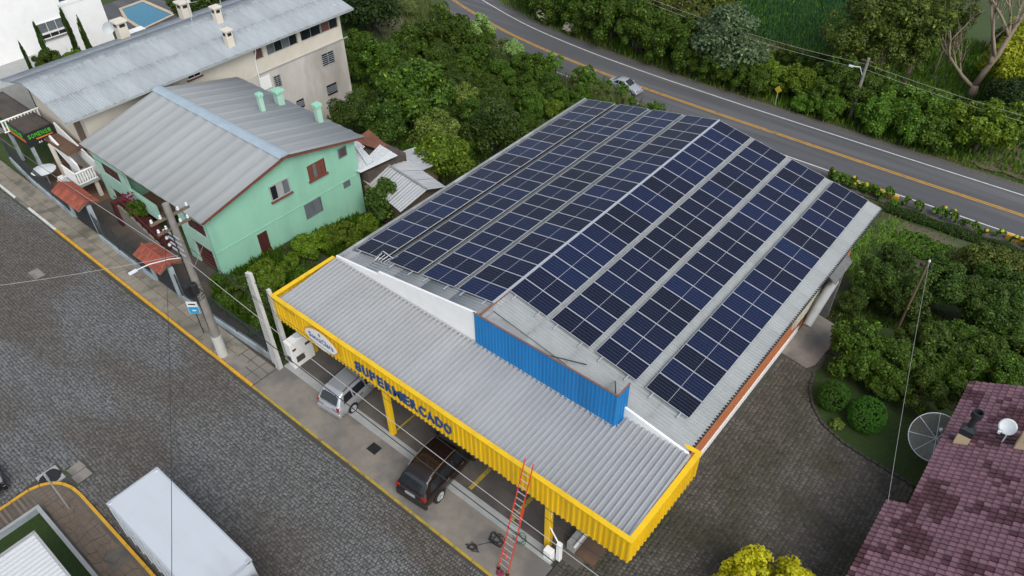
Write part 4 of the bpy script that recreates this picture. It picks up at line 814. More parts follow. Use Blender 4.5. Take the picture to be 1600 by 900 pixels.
# house with wine-red tiles on the right
rh = thing('tiled_house', (21,4,0), 'house with wine red tiled roof at the right edge', 'house')
S = .53; ZE = 3.0
b = MB(); b.box((17.75,-8,0),(30,10.6,2.8)); b.build('wall', 'cream_wall', rh)
zz = lambda x: ZE+(x-17.15)*S
b = MB(); b.add([(17.3,3.0,zz(17.3)-.07),(26,3.0,zz(26)-.07),(26,11.1,zz(26)-.07),(17.3,11.1,zz(17.3)-.07)], [(0,1,2,3)]); b.add([(16.55,-8,zz(16.55)-.07),(26,-8,zz(26)-.07),(26,3.0,zz(26)-.07),(16.55,3.0,zz(16.55)-.07)], [(0,1,2,3)])
b.add([(26,-8,zz(26)-.07),(35,-8,3),(35,11.1,3),(26,11.1,zz(26)-.07)], [(0,1,2,3)]); tr = b.build('roof', 'maroon', rh)
b = MB(); b.solid([(17.2,11.06,zz(17.2)-.2),(26,11.06,zz(26)-.2),(26,11.06,zz(26)-.03),(17.2,11.06,zz(17.2)-.03)], (0,.06,0)); b.build('barge_board', 'brown_frame', tr)
ang = math.atan(S); TLn, TWd = .262, .222
pr = [(.004,-.03),(.014,.02),(.05,.05),(.1,.056),(.15,.05),(.188,.02),(.198,-.03)]; k = len(pr)
V = [(0,a,z-.012) for a,z in pr]+[(-(TLn+.03),a,z+.03) for a,z in pr]+[(-(TLn+.03),a,z-.01) for a,z in pr]
F = [(i,i+1,i+1+k,i+k) for i in range(k-1)]+[(i+k,i+1+k,i+1+2*k,i+2*k) for i in range(k-1)]
tls = []
for mn in ('wine_tile','wine_tile_dark'): tl = bpy.data.meshes.new('roof_tile'); tl.from_pydata(V, [], F); tl.materials.append(MAT[mn]); tls.append(tl)
from mathutils import noise as mnoise
def isdark(p): return int(mnoise.noise(Vector((p.x*.75,p.y*.75,3.1)))+.55*mnoise.noise(Vector((p.x*2.1,p.y*2.1,7)))+random.uniform(-.22,.22) > .2)
RT = Matrix.Rotation(-ang, 3, 'Y'); spots = []
rows = int(8.6/math.cos(ang)/TLn)
for r in range(rows):
    xx = 16.55+(r+1)*TLn*math.cos(ang)
    for c in range(int(19.1/TWd)):
        y = 11.08-(c+1)*TWd
        if y > 2.95 and xx-TLn*math.cos(ang) < 17.08: continue
        if xx > 26.1: continue
        p = Vector((xx, y, zz(xx))); vis = (xx < 22 and y > -1.5); spots.append(((p-CAM).length if vis else 999+random.random(), p))
spots.sort(key=lambda q: q[0])
for i, (d, p) in enumerate(spots[:300]):
    q = RT @ Matrix.Rotation(random.uniform(-.012,.012), 3, 'Z'); o = inst('roof_tile', tls[isdark(p)], tr); o.matrix_local = Matrix.Translation(p-Vector(ORG[rh.name])) @ q.to_4x4()
mb = MB()
for d, p in spots[300:]: mb.cur = isdark(p); mb.add([RT @ Vector(v)+p+Vector((0,0,random.uniform(0,.005))) for v in V], F)
tag(mb.build('roof_tiles', ['wine_tile','wine_tile_dark'], tr), None, kind='stuff')
def chim(x, y, s, h, cap):
    z = zz(x); b = MB(); b.bevbox((x-s,y-s*.8,z-.4),(x+s,y+s*.8,z+h), .015); c_ = b.build('chimney', 'cream_stucco', tr)
    if cap:
        b = MB(); b.loft([[(x-s*1.05,y-s*.85,z+h),(x+s*1.05,y-s*.85,z+h),(x+s*1.05,y+s*.85,z+h),(x-s*1.05,y+s*.85,z+h)],[(x-s*1.05,y-s*.85,z+h+.3),(x+s*1.05,y-s*.85,z+h+.3),(x+s*1.05,y+s*.85,z+h+.3),(x-s*1.05,y+s*.85,z+h+.3)],[(x-.1,y-.1,z+h+.45),(x+.1,y-.1,z+h+.45),(x+.1,y+.1,z+h+.45),(x-.1,y+.1,z+h+.45)]]); b.build('flue_base', 'dark_steel', c_)
        b = MB(); b.lathe([(.12,z+h+.4),(.12,z+h+1.0),(.21,z+h+1.02),(.21,z+h+1.3),(.17,z+h+1.3),(.16,z+h+1.1)], (x,y,0), 14); b.build('flue', 'dark_steel', c_, 'auto')
chim(17.85, 7.05, .24, .55, True); chim(19.7, 7.25, .26, .8, False)
def smalldish(x, y, label):
    z = zz(x); o = thing('satellite_dish', (x,y,z), label, 'satellite dish'); b = MB(); b.tube([(x,y,z),(x,y,z+.45),(x-.1,y+.15,z+.7)], .03, 6); b.build('mount', 'dish', o)
    me = MB(); me.lathe([(.02,.0),(.15,.012),(.26,.045),(.32,.085),(.325,.1),(.25,.06),(.02,.02)], (0,0,0), 20); d_ = inst('reflector', me.mesh('reflector', 'dish', smooth=True), o)
    d_.location = (-.1,.15,.75); d_.rotation_euler = (R_(48), R_(-8), 0)
    b = MB(); b.tube([(x-.1,y+.1,z+.6),(x-.3,y-.35,z+.75)], .018, 5); b.box((x-.35,y-.4,z+.72),(x-.25,y-.3,z+.82)); b.build('feed_arm', 'dish', o)
smalldish(19.05, 7.35, 'small white satellite dish left of the second chimney on the tiled roof'); smalldish(20.1, 7.0, 'small white satellite dish at the right photo edge on the tiled roof')
# mesh dish on the lawn
o = thing('mesh_dish', (16.95,7.9,.06), 'large round wire mesh satellite dish beside the tiled roof', 'satellite dish')
b = MB(); b.tube([(16.95,8.5,.06),(16.9,8.35,1.7)], .08, 8); b.build('mast', 'wood', o)
DC = Vector((17.08,8.2,1.8)); DR = Euler((R_(40), R_(-6), 0)).to_matrix(); rad = 1.06
par = lambda r: .28*(r/rad)**2
pt = lambda r, a: DC+DR @ Vector((r*math.cos(a), r*math.sin(a), par(r)-.1))
b = MB(); b.tube([pt(rad, 2*math.pi*k/36) for k in range(37)], .018, 5); rim = b.build('rim', 'dish', o)
for k in range(8):
    a = 2*math.pi*k/8+.2; b = MB(); b.tube([pt(rad*t/6, a) for t in range(7)], .014, 5); b.build('rib', 'dish', o)
b = MB()
for j in range(1, 40): b.tube([pt(rad*j/40, 2*math.pi*k/24) for k in range(25)], .006, 3, False)
for k in range(110): b.tube([pt(rad*t/4, 2*math.pi*k/110) for t in range(1,5)], .006, 3, False)
tag(b.build('wire_mesh', 'mesh_wire', o), None, kind='stuff')
b = MB(); b.tube([DC+DR @ Vector((0,0,-.1)), DC+DR @ Vector((0,0,.55))], .02, 6); b.lathe([(.06,.5),(.07,.62),(.02,.64)], tuple(DC), 8); b.build('feed', 'dish', o)

# ---------------------------------------------------------------- vehicles
def car(name, label, loc, rz, sp, sc=1.0, group=None):
    """front = +y. sp: L,W,H, paint, stations of body (y, half width, zbot, ztop), roof stations (y, base half width, roof half width, z roof)"""
    t = thing(name, (0,0,0), label, 'car', group); paint = sp['paint']
    B = sp['body']; ys = [s[0] for s in B]
    yy = np.linspace(ys[0], ys[-1], 41); bw = np.interp(yy, ys, [s[1] for s in B]); zb = np.interp(yy, ys, [s[2] for s in B]); zt = np.interp(yy, ys, [s[3] for s in B])
    rings = []
    for y, w_, a, c in zip(yy, bw, zb, zt):
        h = c-a; half = [(w_*.80,a),(w_*.93,a+.04*h),(w_*.985,a+.2*h),(w_,a+.45*h),(w_*.995,a+.7*h),(w_*.965,a+.88*h),(w_*.91,a+.965*h),(w_*.78,c),(w_*.4,c+.012)]
        rings.append([(x,y,z) for x,z in half]+[(-x,y,z) for x,z in half[::-1]])
    b = MB(); b.loft(rings); body = b.build('body', paint, t, 'auto')
    G = sp['roof']; gy = [s[0] for s in G]; fb = lambda y: np.interp(y, gy, [s[1] for s in G]); fr = lambda y: np.interp(y, gy, [s[2] for s in G]); fz = lambda y: np.interp(y, gy, [s[3] for s in G]); belt = lambda y: np.interp(y, ys, [s[3] for s in B])-.03
    yy = np.unique(np.concatenate([np.linspace(gy[0], gy[-1], 31), gy])); rings = []
    for y in yy:
        z0, z1, w0, w1 = belt(y), max(fz(y), belt(y)+.01), fb(y), fr(y); h = z1-z0
        half = [(w0,z0),(w0+(w1-w0)*.5,z0+h*.43),(w1,z0+h*.86),(w1*.93,z0+h*.955),(w1*.8,z1),(w1*.4,z1+.015*min(1,h/.3))]
        rings.append([(x,y,z) for x,z in half]+[(-x,y,z) for x,z in half[::-1]])
    b = MB(); b.loft(rings); cab = b.build('cabin', paint, t, 'auto')
    def side(y, q, s, off=.008):
        z0, z1, w0, w1 = belt(y), fz(y), fb(y), fr(y); h = z1-z0; return (s*(w0+(w1-w0)*q+off), y, z0+h*.86*q)
    for s in (-1,1):
        for y0, y1, q0, q1, c0, c1 in sp['win']:
            n = 6; b = MB(); lo = [side(y0+(y1-y0)*k/n, q0, s) for k in range(n+1)]; hi = [side(y0+c0+(y1+c1-y0-c0)*k/n, q1, s) for k in range(n+1)]
            b.add(lo+hi, [((k,k+1,k+n+2,k+n+1) if s > 0 else (k+n+1,k+n+2,k+1,k)) for k in range(n)]); b.build('side_window', 'glass_dark', cab)
    def endglass(nm, ya, yb, q0, q1):
        """ya = base station, yb = roof-edge station"""
        b = MB(); n = 6; V = []
        for j in range(5):
            q = q0+(q1-q0)*j/4; y = ya+(yb-ya)*q; z = fz(y); wdt = fr(y)*.86
            for k in range(n+1): u = -1+2*k/n; V.append((u*wdt, y+(.006 if yb < ya else -.006), z+.022-.03*u**4))
        F = [(j*(n+1)+k, j*(n+1)+k+1, (j+1)*(n+1)+k+1, (j+1)*(n+1)+k) for j in range(4) for k in range(n)]; b.add(V, F); return b.build(nm, 'glass_dark', cab, True)
    endglass('windscreen', gy[-1], sp['roof_f'], .1, .95); endglass('rear_window', gy[0], sp['roof_r'], .08, .95)
    wr = sp['wheel']; W2 = sp['W']/2
    for yw in sp['axle']:
        for s in (-1,1):
            q_ = [(wr*.5,-.1),(wr*.93,-.1),(wr,-.07),(wr,.05),(wr*.95,.085),(wr*.68,.09),(wr*.66,.05)]; b = MB(); b.lathe([(r, h*s) for r, h in q_], (s*(W2-.075),yw,wr), 22, 'x', False); b.lathe([(.01,s*.03),(wr*.66,s*.03)], (s*(W2-.075),yw,wr), 22, 'x', False); ty = b.build('tyre', 'rubber', t, 'auto')
            xo = s*(W2-.075)+s*.08; b = MB(); b.lathe([(wr*.64,-.01),(wr*.66,.015),(wr*.6,.018),(wr*.6,0)] if s > 0 else [(wr*.64,.01),(wr*.66,-.015),(wr*.6,-.018),(wr*.6,0)], (xo,yw,wr), 20, 'x')
            for k in range(5): a = k*2*math.pi/5+.3; b.box((xo-.008,yw-.04,wr),(xo+.012,yw+.04,wr*1.62), Matrix.Rotation(a, 3, 'X'), (xo,yw,wr))
            b.build('rim', sp.get('rim','alu'), ty)
            b = MB(); n = 14; r0, r1 = wr*1.02, wr*1.17; xa = s*(np.interp(yw, ys, [q[1] for q in B])+.003)
            V = [(xa*(1 if True else 1),yw+r*math.cos(math.pi*k/n),wr+r*math.sin(math.pi*k/n)) for r in (r0,r1) for k in range(n+1)]
            b.add(V, [(k,k+1,k+n+2,k+n+1) for k in range(n)]); b.build('wheel_arch', 'trim', body)
            b = MB(); b.lathe([(.01,0),(wr*1.03,0),(wr*1.03,-s*.12),(.01,-s*.12)], (xa,yw,wr), 18, 'x'); b.build('wheel_well', 'black', body)
    yr, yf = ys[0], ys[-1]
    for s in (-1,1):
        rl = sp['rear_lamp']; b = MB(); b.box((s*rl[0]-rl[2]/2,yr+rl[3]-.03,rl[1]),(s*rl[0]+rl[2]/2,yr+rl[3]+.09,rl[1]+rl[4])); b.build('tail_lamp', 'red_lamp', body)
        fl = sp['front_lamp']; b = MB(); b.box((s*fl[0]-.16,yf-.16,fl[1]),(s*fl[0]+.16,yf-.02,fl[1]+.14)); b.build('headlight', 'chrome', body)
        ym = sp['mirror']; x0 = s*(fb(ym)+.02); b = MB(); b.bevbox((min(x0,x0+s*.2),ym-.06,belt(ym)+.05),(max(x0,x0+s*.2),ym+.06,belt(ym)+.2), .02); b.build('mirror', sp.get('mirror_m', paint), cab)
        if sp.get('rails'):
            y0, y1 = sp['rails']; b = MB(); P = [(s*fr(y)*.88,y,fz(y)+(.02 if i in (0,6) else .06)) for i, y in enumerate(np.linspace(y0, y1, 7))]; b.tube(P, .022, 6); b.build('roof_rail', sp.get('rail_m','chrome'), cab)
        for yd in sp.get('handles', ()): b = MB(); xh = s*(W2*.985); b.box((min(xh,xh+s*.03),yd-.09,belt(yd)-.16),(max(xh,xh+s*.03),yd+.09,belt(yd)-.12)); b.build('door_handle', sp.get('handle_m','trim'), body)
    b = MB(); b.bevbox((-W2*.93,yr-.03,sp['bump'][0]),(W2*.93,yr+.12,sp['bump'][1]), .03); b.build('rear_bumper', sp.get('bumper_m', paint), body)
    b = MB(); b.bevbox((-W2*.9,yf-.14,sp['bump'][0]),(W2*.9,yf+.03,sp['bump'][1]), .03); b.build('front_bumper', sp.get('bumper_m', paint), body)
    b = MB(); b.box((-.26,yr-.04,sp['plate']),(.26,yr+.02,sp['plate']+.13)); b.build('number_plate', 'alu', body)
    t.location = loc; t.rotation_euler = (0,0,rz); t.scale = (sc,sc,sc); return t
WAG = dict(W=1.66, paint='car_silver', wheel=.29, axle=(-1.18,1.25), mirror=.72, bump=(.25,.5), plate=.62, handles=(-.55,.35), mirror_m='trim',
    body=[(-2.02,.72,.36,.82),(-1.95,.78,.28,.9),(-1.6,.81,.22,.93),(-.8,.825,.2,.93),(0,.83,.2,.93),(.8,.825,.2,.93),(1.2,.81,.2,.9),(1.75,.77,.24,.78),(2.0,.7,.3,.68),(2.08,.6,.36,.6)],
    roof=[(-1.98,.74,.66,.93),(-1.66,.76,.6,1.38),(-1.4,.775,.6,1.45),(-.4,.785,.6,1.47),(.2,.785,.6,1.44),(.38,.78,.58,1.4),(1.12,.74,.64,.93)], roof_r=-1.62, roof_f=.36,
    win=[(-1.62,-1.02,.12,.9,.16,.02),(-.94,-.16,.1,.9,.02,0),(-.08,.78,.1,.9,0,-.32)], rear_lamp=(.66,.66,.13,.03,.26), front_lamp=(.5,.56), rails=(-1.35,.15), rail_m='trim')
car('silver_wagon', 'silver station wagon parked at an angle under the canopy', (-5.72,-4.85,.045), R_(5), WAG, .97)
SUV = dict(W=1.84, paint='car_brown', wheel=.36, axle=(-1.33,1.37), mirror=.85, bump=(.32,.66), plate=.78, handles=(-.7,.3), handle_m='chrome', bumper_m='trim', mirror_m='car_black',
    body=[(-2.2,.76,.42,.98),(-2.12,.84,.34,1.06),(-1.7,.9,.28,1.09),(-.8,.92,.26,1.08),(0,.92,.26,1.08),(.9,.91,.26,1.08),(1.3,.9,.28,1.05),(1.85,.86,.32,.96),(2.15,.78,.38,.86),(2.26,.64,.44,.76)],
    roof=[(-2.12,.82,.74,1.08),(-1.74,.84,.68,1.58),(-1.4,.86,.68,1.68),(-.4,.87,.69,1.72),(.2,.87,.69,1.69),(.42,.86,.67,1.64),(1.25,.82,.72,1.08)], roof_r=-1.7, roof_f=.4,
    win=[(-1.78,-1.1,.12,.86,.2,.02),(-1.02,-.12,.1,.88,.02,0),(-.04,.88,.1,.88,0,-.36)], rear_lamp=(.72,.84,.22,.03,.2), front_lamp=(.58,.68), rails=(-1.5,.25))
car('brown_suv', 'dark brown sport utility car with roof rails parked under the canopy', (.78,-5.62,.04), R_(5), SUV, .98)
HATCH = dict(WAG); HATCH.update(paint='car_black', rails=None, mirror_m='car_black')
car('black_car', 'black car nose at the left photo edge by the yellow kerb', (-14.35,-20.35,.03), R_(-12), HATCH, 1.0)
SED = dict(W=1.7, paint='car_silver', wheel=.29, axle=(-1.25,1.3), mirror=.55, bump=(.25,.5), plate=.6, handles=(-.6,.25),
    body=[(-2.12,.66,.36,.82),(-2.02,.76,.28,.92),(-1.5,.82,.22,.95),(-.8,.85,.2,.92),(0,.85,.2,.92),(.8,.85,.2,.92),(1.3,.83,.2,.88),(1.85,.78,.24,.76),(2.05,.7,.3,.68),(2.12,.6,.36,.6)],
    roof=[(-1.6,.74,.64,.94),(-.85,.77,.58,1.38),(-.4,.78,.58,1.44),(.1,.78,.58,1.42),(.25,.77,.57,1.38),(1.1,.74,.66,.92)], roof_r=-.9, roof_f=.22,
    win=[(-1.2,-.55,.12,.86,.45,0),(-.47,.7,.1,.88,0,-.4)], rear_lamp=(.66,.66,.2,.03,.18), front_lamp=(.5,.56))
car('silver_sedan', 'silver car driving on the road behind the grass', (-18.1,38.5,-4.965), R_(-92), SED, .78)
# box truck
t = thing('box_truck', (-3.5,-15.3,.03), 'white box truck parked beside the yellow kerb in the foreground', 'truck')
b = MB(); b.bevbox((-6.65,-16.38,.9),(-.35,-14.22,3.02), .03); bx_ = b.build('cargo_box', 'truck_white', t)
b = MB()
for a, c in (((-6.67,-16.4,2.95),(-.33,-16.34,3.035)),((-6.67,-14.26,2.95),(-.33,-14.2,3.035)),((-6.68,-16.34,2.95),(-6.6,-14.26,3.035)),((-.4,-16.34,2.95),(-.32,-14.26,3.035))): b.box(a, c)
b.build('edge_rail', 'alu', bx_)
for x in (-5.5,-4.3,-3.1,-1.9): b = MB(); b.box((x-.012,-16.33,3.021),(x+.012,-14.27,3.026)); b.build('roof_seam', 'truck_white', bx_)
for x in (-6.6,-.42):
    for y in (-16.33,-14.37): b = MB(); b.bevbox((x-.06,y-.06,2.97),(x+.1,y+.1,3.05), .02); b.build('corner_cap', 'alu', bx_)
for x in np.arange(-6.4,-.4,.6):
    for ya, yb_ in ((-16.42,-16.382),(-14.218,-14.18)): b = MB(); b.box((x-.03,ya,.95),(x+.03,yb_,2.94)); b.build('side_rib', 'truck_white', bx_)
b = MB(); b.box((-6.5,-15.8,.62),(1.2,-14.8,.88)); b.build('chassis', 'dark_steel', t)
b = MB(); rg = lambda x, z0, z1, w: [(x,-15.3-w,z0),(x,-15.3+w,z0),(x,-15.3+w,z1-.2),(x,-15.3+w-.15,z1),(x,-15.3-w+.15,z1),(x,-15.3-w,z1-.2)]
b.loft([rg(-.22,.7,2.35,.98), rg(.1,.7,2.5,1.0), rg(.9,.7,2.5,1.0), rg(1.45,.7,1.75,1.0), rg(1.65,.7,1.3,.96)]); cb = b.build('cab', 'truck_cab', t, 'auto')
b = MB(); b.quad((.97,-16.1,2.44),(1.44,-16.15,1.8),(1.44,-14.45,1.8),(.97,-14.5,2.44)); b.build('windscreen', 'glass_dark', cb)
for s in (-1,1): b = MB(); b.box((.1,-15.3+s*1.0-.01,1.6),(.9,-15.3+s*1.0+.012,2.2)); b.build('side_window', 'glass_dark', cb); b = MB(); b.lathe([(.02,2.5),(.09,2.53),(.1,2.6),(.02,2.64)], (.35,-15.3+s*.5,0), 10); b.build('marker_lamp', 'sign_white', cb)
for x in (-5.0,.6):
    for y in (-16.1,-14.5): b = MB(); b.lathe([(.2,-.14),(.4,-.14),(.43,-.1),(.43,.1),(.4,.14),(.2,.14)], (x,y,.43), 20, 'y'); wl = b.build('tyre', 'rubber', t, 'auto'); b = MB(); b.lathe([(.03,-.1),(.22,-.12),(.22,.12),(.03,.1)], (x,y,.43), 14, 'y'); b.build('hub', 'alu', wl)

# ---------------------------------------------------------------- poles, cables, fence, small things
up = thing('utility_pole', (-12.95,-7.72,.1), 'tall grey utility pole with white painted foot and lamp arm', 'utility pole')
px, py = -12.95, -7.72
b = MB(); b.lathe([(.25,.1),(.235,1.9),(.19,5.2),(.15,9.6),(.02,9.62)], (px,py,0), 16); b.build('shaft', 'pole_concrete', up, 'auto')
b = MB(); b.lathe([(.262,.1),(.252,1.55),(.2,1.56)], (px,py,0), 16); b.build('painted_foot', 'post_white', up, 'auto')
for z, w_ in ((8.9,.95),(8.3,.8)):
    b = MB(); b.box((px-.06,py-w_,z),(px+.06,py+w_,z+.1)); ca = b.build('crossarm', 'wood', up)
    for k in (-.9,-.45,.45,.9): b = MB(); b.lathe([(.02,z+.1),(.05,z+.13),(.07,z+.18),(.04,z+.22),(.06,z+.27),(.02,z+.32)], (px,py+k*w_,0), 10); b.build('insulator', 'dish', ca)
for k in range(4): b = MB(); b.box((px-.55,py-.22,7.0+k*.32),(px+.5,py-.16,7.06+k*.32)); b.build('bracket', 'alu', up)
for k in range(3): b = MB(); b.lathe([(.05,7.2+k*.4),(.08,7.25+k*.4),(.05,7.34+k*.4)], (px-.5,py-.3,0), 8); b.build('spool_insulator', 'dish', up)
b = MB(); b.bevbox((px-.35,py-.55,4.4),(px+.05,py-.2,5.1), .03); b.build('splice_box', 'black', up)
b = MB(); b.bevbox((px+.12,py-.4,4.7),(px+.4,py-.1,5.3), .04); b.build('meter_box', 'black', up)
b = MB(); b.tube([(px+.05,py-.2,2.0),(px+.03,py-.22,9.2)], .03, 6); b.build('conduit', 'dark_steel', up)
for k in range(5):
    b = MB(); P = [(px+.25*math.cos(a)+random.uniform(-.05,.05), py-.1+.25*math.sin(a), 4.2+.18*k+.05*math.sin(3*a)) for a in np.linspace(0, 6.1, 12)]; b.tube(P, .02, 5); b.build('cable_loop', 'wire', up)
b = MB(); b.tube([(px,py,6.6),(px-.15,py-.7,6.85),(px-.3,py-1.5,7.0),(px-.42,py-2.1,6.98)], .024, 6); la = b.build('lamp_arm', 'dish', up)
b = MB(); b.bevbox((px-.53,py-2.45,6.92),(px-.37,py-2.05,7.0), .025); b.build('lamp_head', 'dish', la)
bs = thing('street_sign', (-15.1,-7.45,.1), 'blue and white sign on a thin post left of the utility pole', 'sign')
b = MB(); b.tube([(-15.1,-7.45,.1),(-15.1,-7.45,2.4)], .025, 6); b.build('post', 'dark_steel', bs)
RS = Matrix.Rotation(R_(38), 3, 'Z'); SPV = (-15.1,-7.45,2)
b = MB(); b.box((-15.38,-7.51,1.62),(-14.82,-7.485,2.42), RS, SPV); sp_ = b.build('plate', 'sign_white', bs)
b = MB(); b.box((-15.36,-7.52,1.64),(-14.84,-7.513,2.08), RS, SPV); b.build('blue_field', 'sky_blue_sign', sp_)
b = MB(); b.box((-15.3,-7.52,2.22),(-14.92,-7.513,2.3), RS, SPV); b.build('print', 'black', sp_); b = MB(); b.box((-15.18,-7.526,1.8),(-14.98,-7.521,1.88), RS, SPV); b.build('print', 'sign_white', sp_)
for (x, y, h, tx, ty, lab) in ((-10.42,-6.3,6.1,0,.0,'leftmost of three pale concrete posts by the canopy corner'), (-9.95,-6.42,6.4,0,0,'tallest of three pale concrete posts by the canopy corner'), (-10.08,-5.72,4.85,0,0,'shortest of three pale concrete posts by the canopy corner')):
    o = thing('concrete_post', (x,y,.05), lab, 'post', 'pale posts at the canopy corner'); b = MB(); b.loft([[(x-s,y-s,z),(x+s,y-s,z),(x+s,y+s,z),(x-s,y+s,z)] for z, s in ((.05,.13),(h-.02,.085),(h,.06))]); b.build('shaft', 'post_white', o)
    b = MB(); b.tube([(x+.12,y-.11,.1),(x+.09,y-.1,h-.7),(x+.1,y-.2,h-.55)], .025, 6); b.build('conduit', 'alu', o)
o = thing('meter_cabinet', (-9.5,-5.2,.05), 'white meter cabinet with dark windows under the left canopy corner', 'cabinet')
b = MB(); b.bevbox((-9.75,-5.95,.05),(-9.25,-4.65,1.75), .03); cb_ = b.build('body', 'sign_white', o)
for y0, z0, w_, h_ in ((-5.75,.35,.5,.4),(-5.1,1.1,.35,.16),(-5.85,1.2,.2,.14)): b = MB(); b.box((-9.248,y0,z0),(-9.235,y0+w_,z0+h_)); b.build('meter_window', 'interior', cb_)
b = MB(); b.box((-9.7,-5.958,.4),(-9.4,-5.952,.8)); b.build('meter_window', 'interior', cb_)
b = MB(); b.tube([(-9.5,-5.3,1.74),(-9.5,-5.3,1.8)], .2, 10); b.build('cap', 'dish', cb_)
# ladder
o = thing('ladder', (5.95,-7.6,.035), 'red extension ladder leaning on the yellow canopy fascia', 'ladder')
p0, p1 = Vector((5.95,-7.62,.04)), Vector((5.93,-5.9,5.55)); d = (p1-p0).normalized(); sx = Vector((.23,0,0))
nn = d.cross(Vector((1,0,0))).normalized()
for s in (-1,1):
    for a, c, off, ww in ((0,.62,0,.035),(.5,1,.045,.028)):
        q0, q1 = p0+(p1-p0)*a, p0+(p1-p0)*c; e = Vector((ww*.6,0,0)); f = nn*(.04); base = sx*s*(1 if off == 0 else .84)-nn*off
        b = MB(); b.loft([[q+base-e-f*.5, q+base+e-f*.5, q+base+e+f*.5, q+base-e+f*.5] for q in (q0,q1)]); b.build('stile', 'ladder_red', o)
Lr = (p1-p0).length; k = .3
while k < Lr-.1:
    t_ = k/Lr; q = p0+d*k; off = nn*(0 if t_ < .5 else -.045); wq = 1 if t_ < .5 else .84
    b = MB(); b.tube([q-sx*wq+off, q+sx*wq+off], .018, 6); b.build('rung', 'alu', o); k += .3
for s in (-1,1): b = MB(); b.box(tuple(p0+sx*s+Vector((-.05,-.06,-.005))), tuple(p0+sx*s+Vector((.05,.06,.09)))); b.build('foot', 'black', o)
b = MB(); b.tube([p0+d*.8-sx*1.1, p0+d*.9-sx*.4+nn*.08, p0+d*.75], .05, 6); b.build('rope_bundle', 'ladder_red', o)
o = thing('rope_coil', (5.9,-7.72,.035), 'dark pink rope coil at the foot of the red ladder', 'rope')
b = MB(); b.tube([(5.9+.16*math.cos(a)*(1-.02*a),-7.74+.14*math.sin(a)*(1-.02*a),.06+.004*a) for a in np.linspace(0,25,80)], .02, 5); m_ = pm('rope_pink', (.25,.03,.06), (.18,.02,.05), 8, .9); b.build('coil', 'rope_pink', o)
def tangle(cx, cy, r, n, m, label):
    o = thing('cable_tangle', (cx,cy,.035), label, 'cable'); b = MB(); P = []
    a = 0; rr_ = random.Random(int(cx*100))
    for k in range(n): a += rr_.uniform(.3,1.3); q = r*rr_.uniform(.2,1); P.append((cx+q*math.cos(a)*1.1, cy+q*math.sin(a)*.8, .05+.05*rr_.random()))
    Q = []
    for i in range(len(P)-1):
        for u in (0,.25,.5,.75): Q.append(tuple(P[i][j]*(1-u)+P[i+1][j]*u+(rr_.uniform(-.02,.02) if j < 2 else 0) for j in range(3)))
    b.tube(Q, .014, 5); b.build('cable', m, o); return o
tangle(4.3,-7.62,.32,34,'wire','smaller dark cable tangle lying near the yellow kerb line'); tangle(4.85,-6.72,.42,46,'wire','larger dark cable tangle lying by the foot of the ladder')
pm('hose_green', (.03,.12,.09), (.04,.14,.1), 6, .6); tangle(5.55,-6.1,.4,26,'hose_green','thin green hose loops on the step behind the ladder')
o = thing('loose_cable', (4.6,-7.2,.04), 'dark cable joining the two tangles on the apron', 'cable'); b = MB(); b.tube([(4.35,-7.5,.05),(4.5,-7.25,.045),(4.7,-7.0,.05),(4.8,-6.8,.05)], .013, 5); b.build('cable', 'wire', o)
# sidewalk fence with gates
fn = thing('front_fence', (-20,-6.5,0), 'dark wire fence on a pale low wall along the sidewalk', 'fence')
FY = [(-42,-6.0),(-37,-6.42),(-30.9,-6.62),(-24,-6.72),(-21.2,-6.7),(-18,-6.6),(-10.4,-6.25)]
fy = lambda x: np.interp(x, [q[0] for q in FY], [q[1] for q in FY])
def wallrun(x0, x1, h, m):
    xs_ = np.linspace(x0, x1, max(2, int((x1-x0)/1.5))); b = MB()
    b.loft([[(x,fy(x)-.09,-.1),(x,fy(x)+.09,-.1),(x,fy(x)+.09,h),(x,fy(x)-.09,h)] for x in xs_]); return b.build('low_wall', m, fn)
for x0, x1 in ((-41,-30.9),(-27.4,-21.1),(-18.4,-10.4)):
    wallrun(x0, x1, .42, 'fence_wall')
    for x in np.arange(x0+.1, x1, 2.4): b = MB(); b.tube([(x,fy(x),.3),(x,fy(x),1.95)], .035, 6); b.build('post', 'fence_wire', fn)
    b = MB(); n = int((x1-x0)/.085)
    for k in range(n):
        x = x0+.085*k
        b.box((x-.011,fy(x)-.005,.42),(x+.011,fy(x)+.005,1.85))
    for z in np.arange(.5, 1.9, .13):
        for x in np.arange(x0, x1-.01, 1.2): xe = min(x+1.2, x1); b.add([(x,fy(x)-.006,z),(xe,fy(xe)-.006,z),(xe,fy(xe)-.006,z+.011),(x,fy(x)-.006,z+.011)], [(0,1,2,3)])
    tag(b.build('wire_mesh', 'fence_wire', fn), None, kind='stuff')
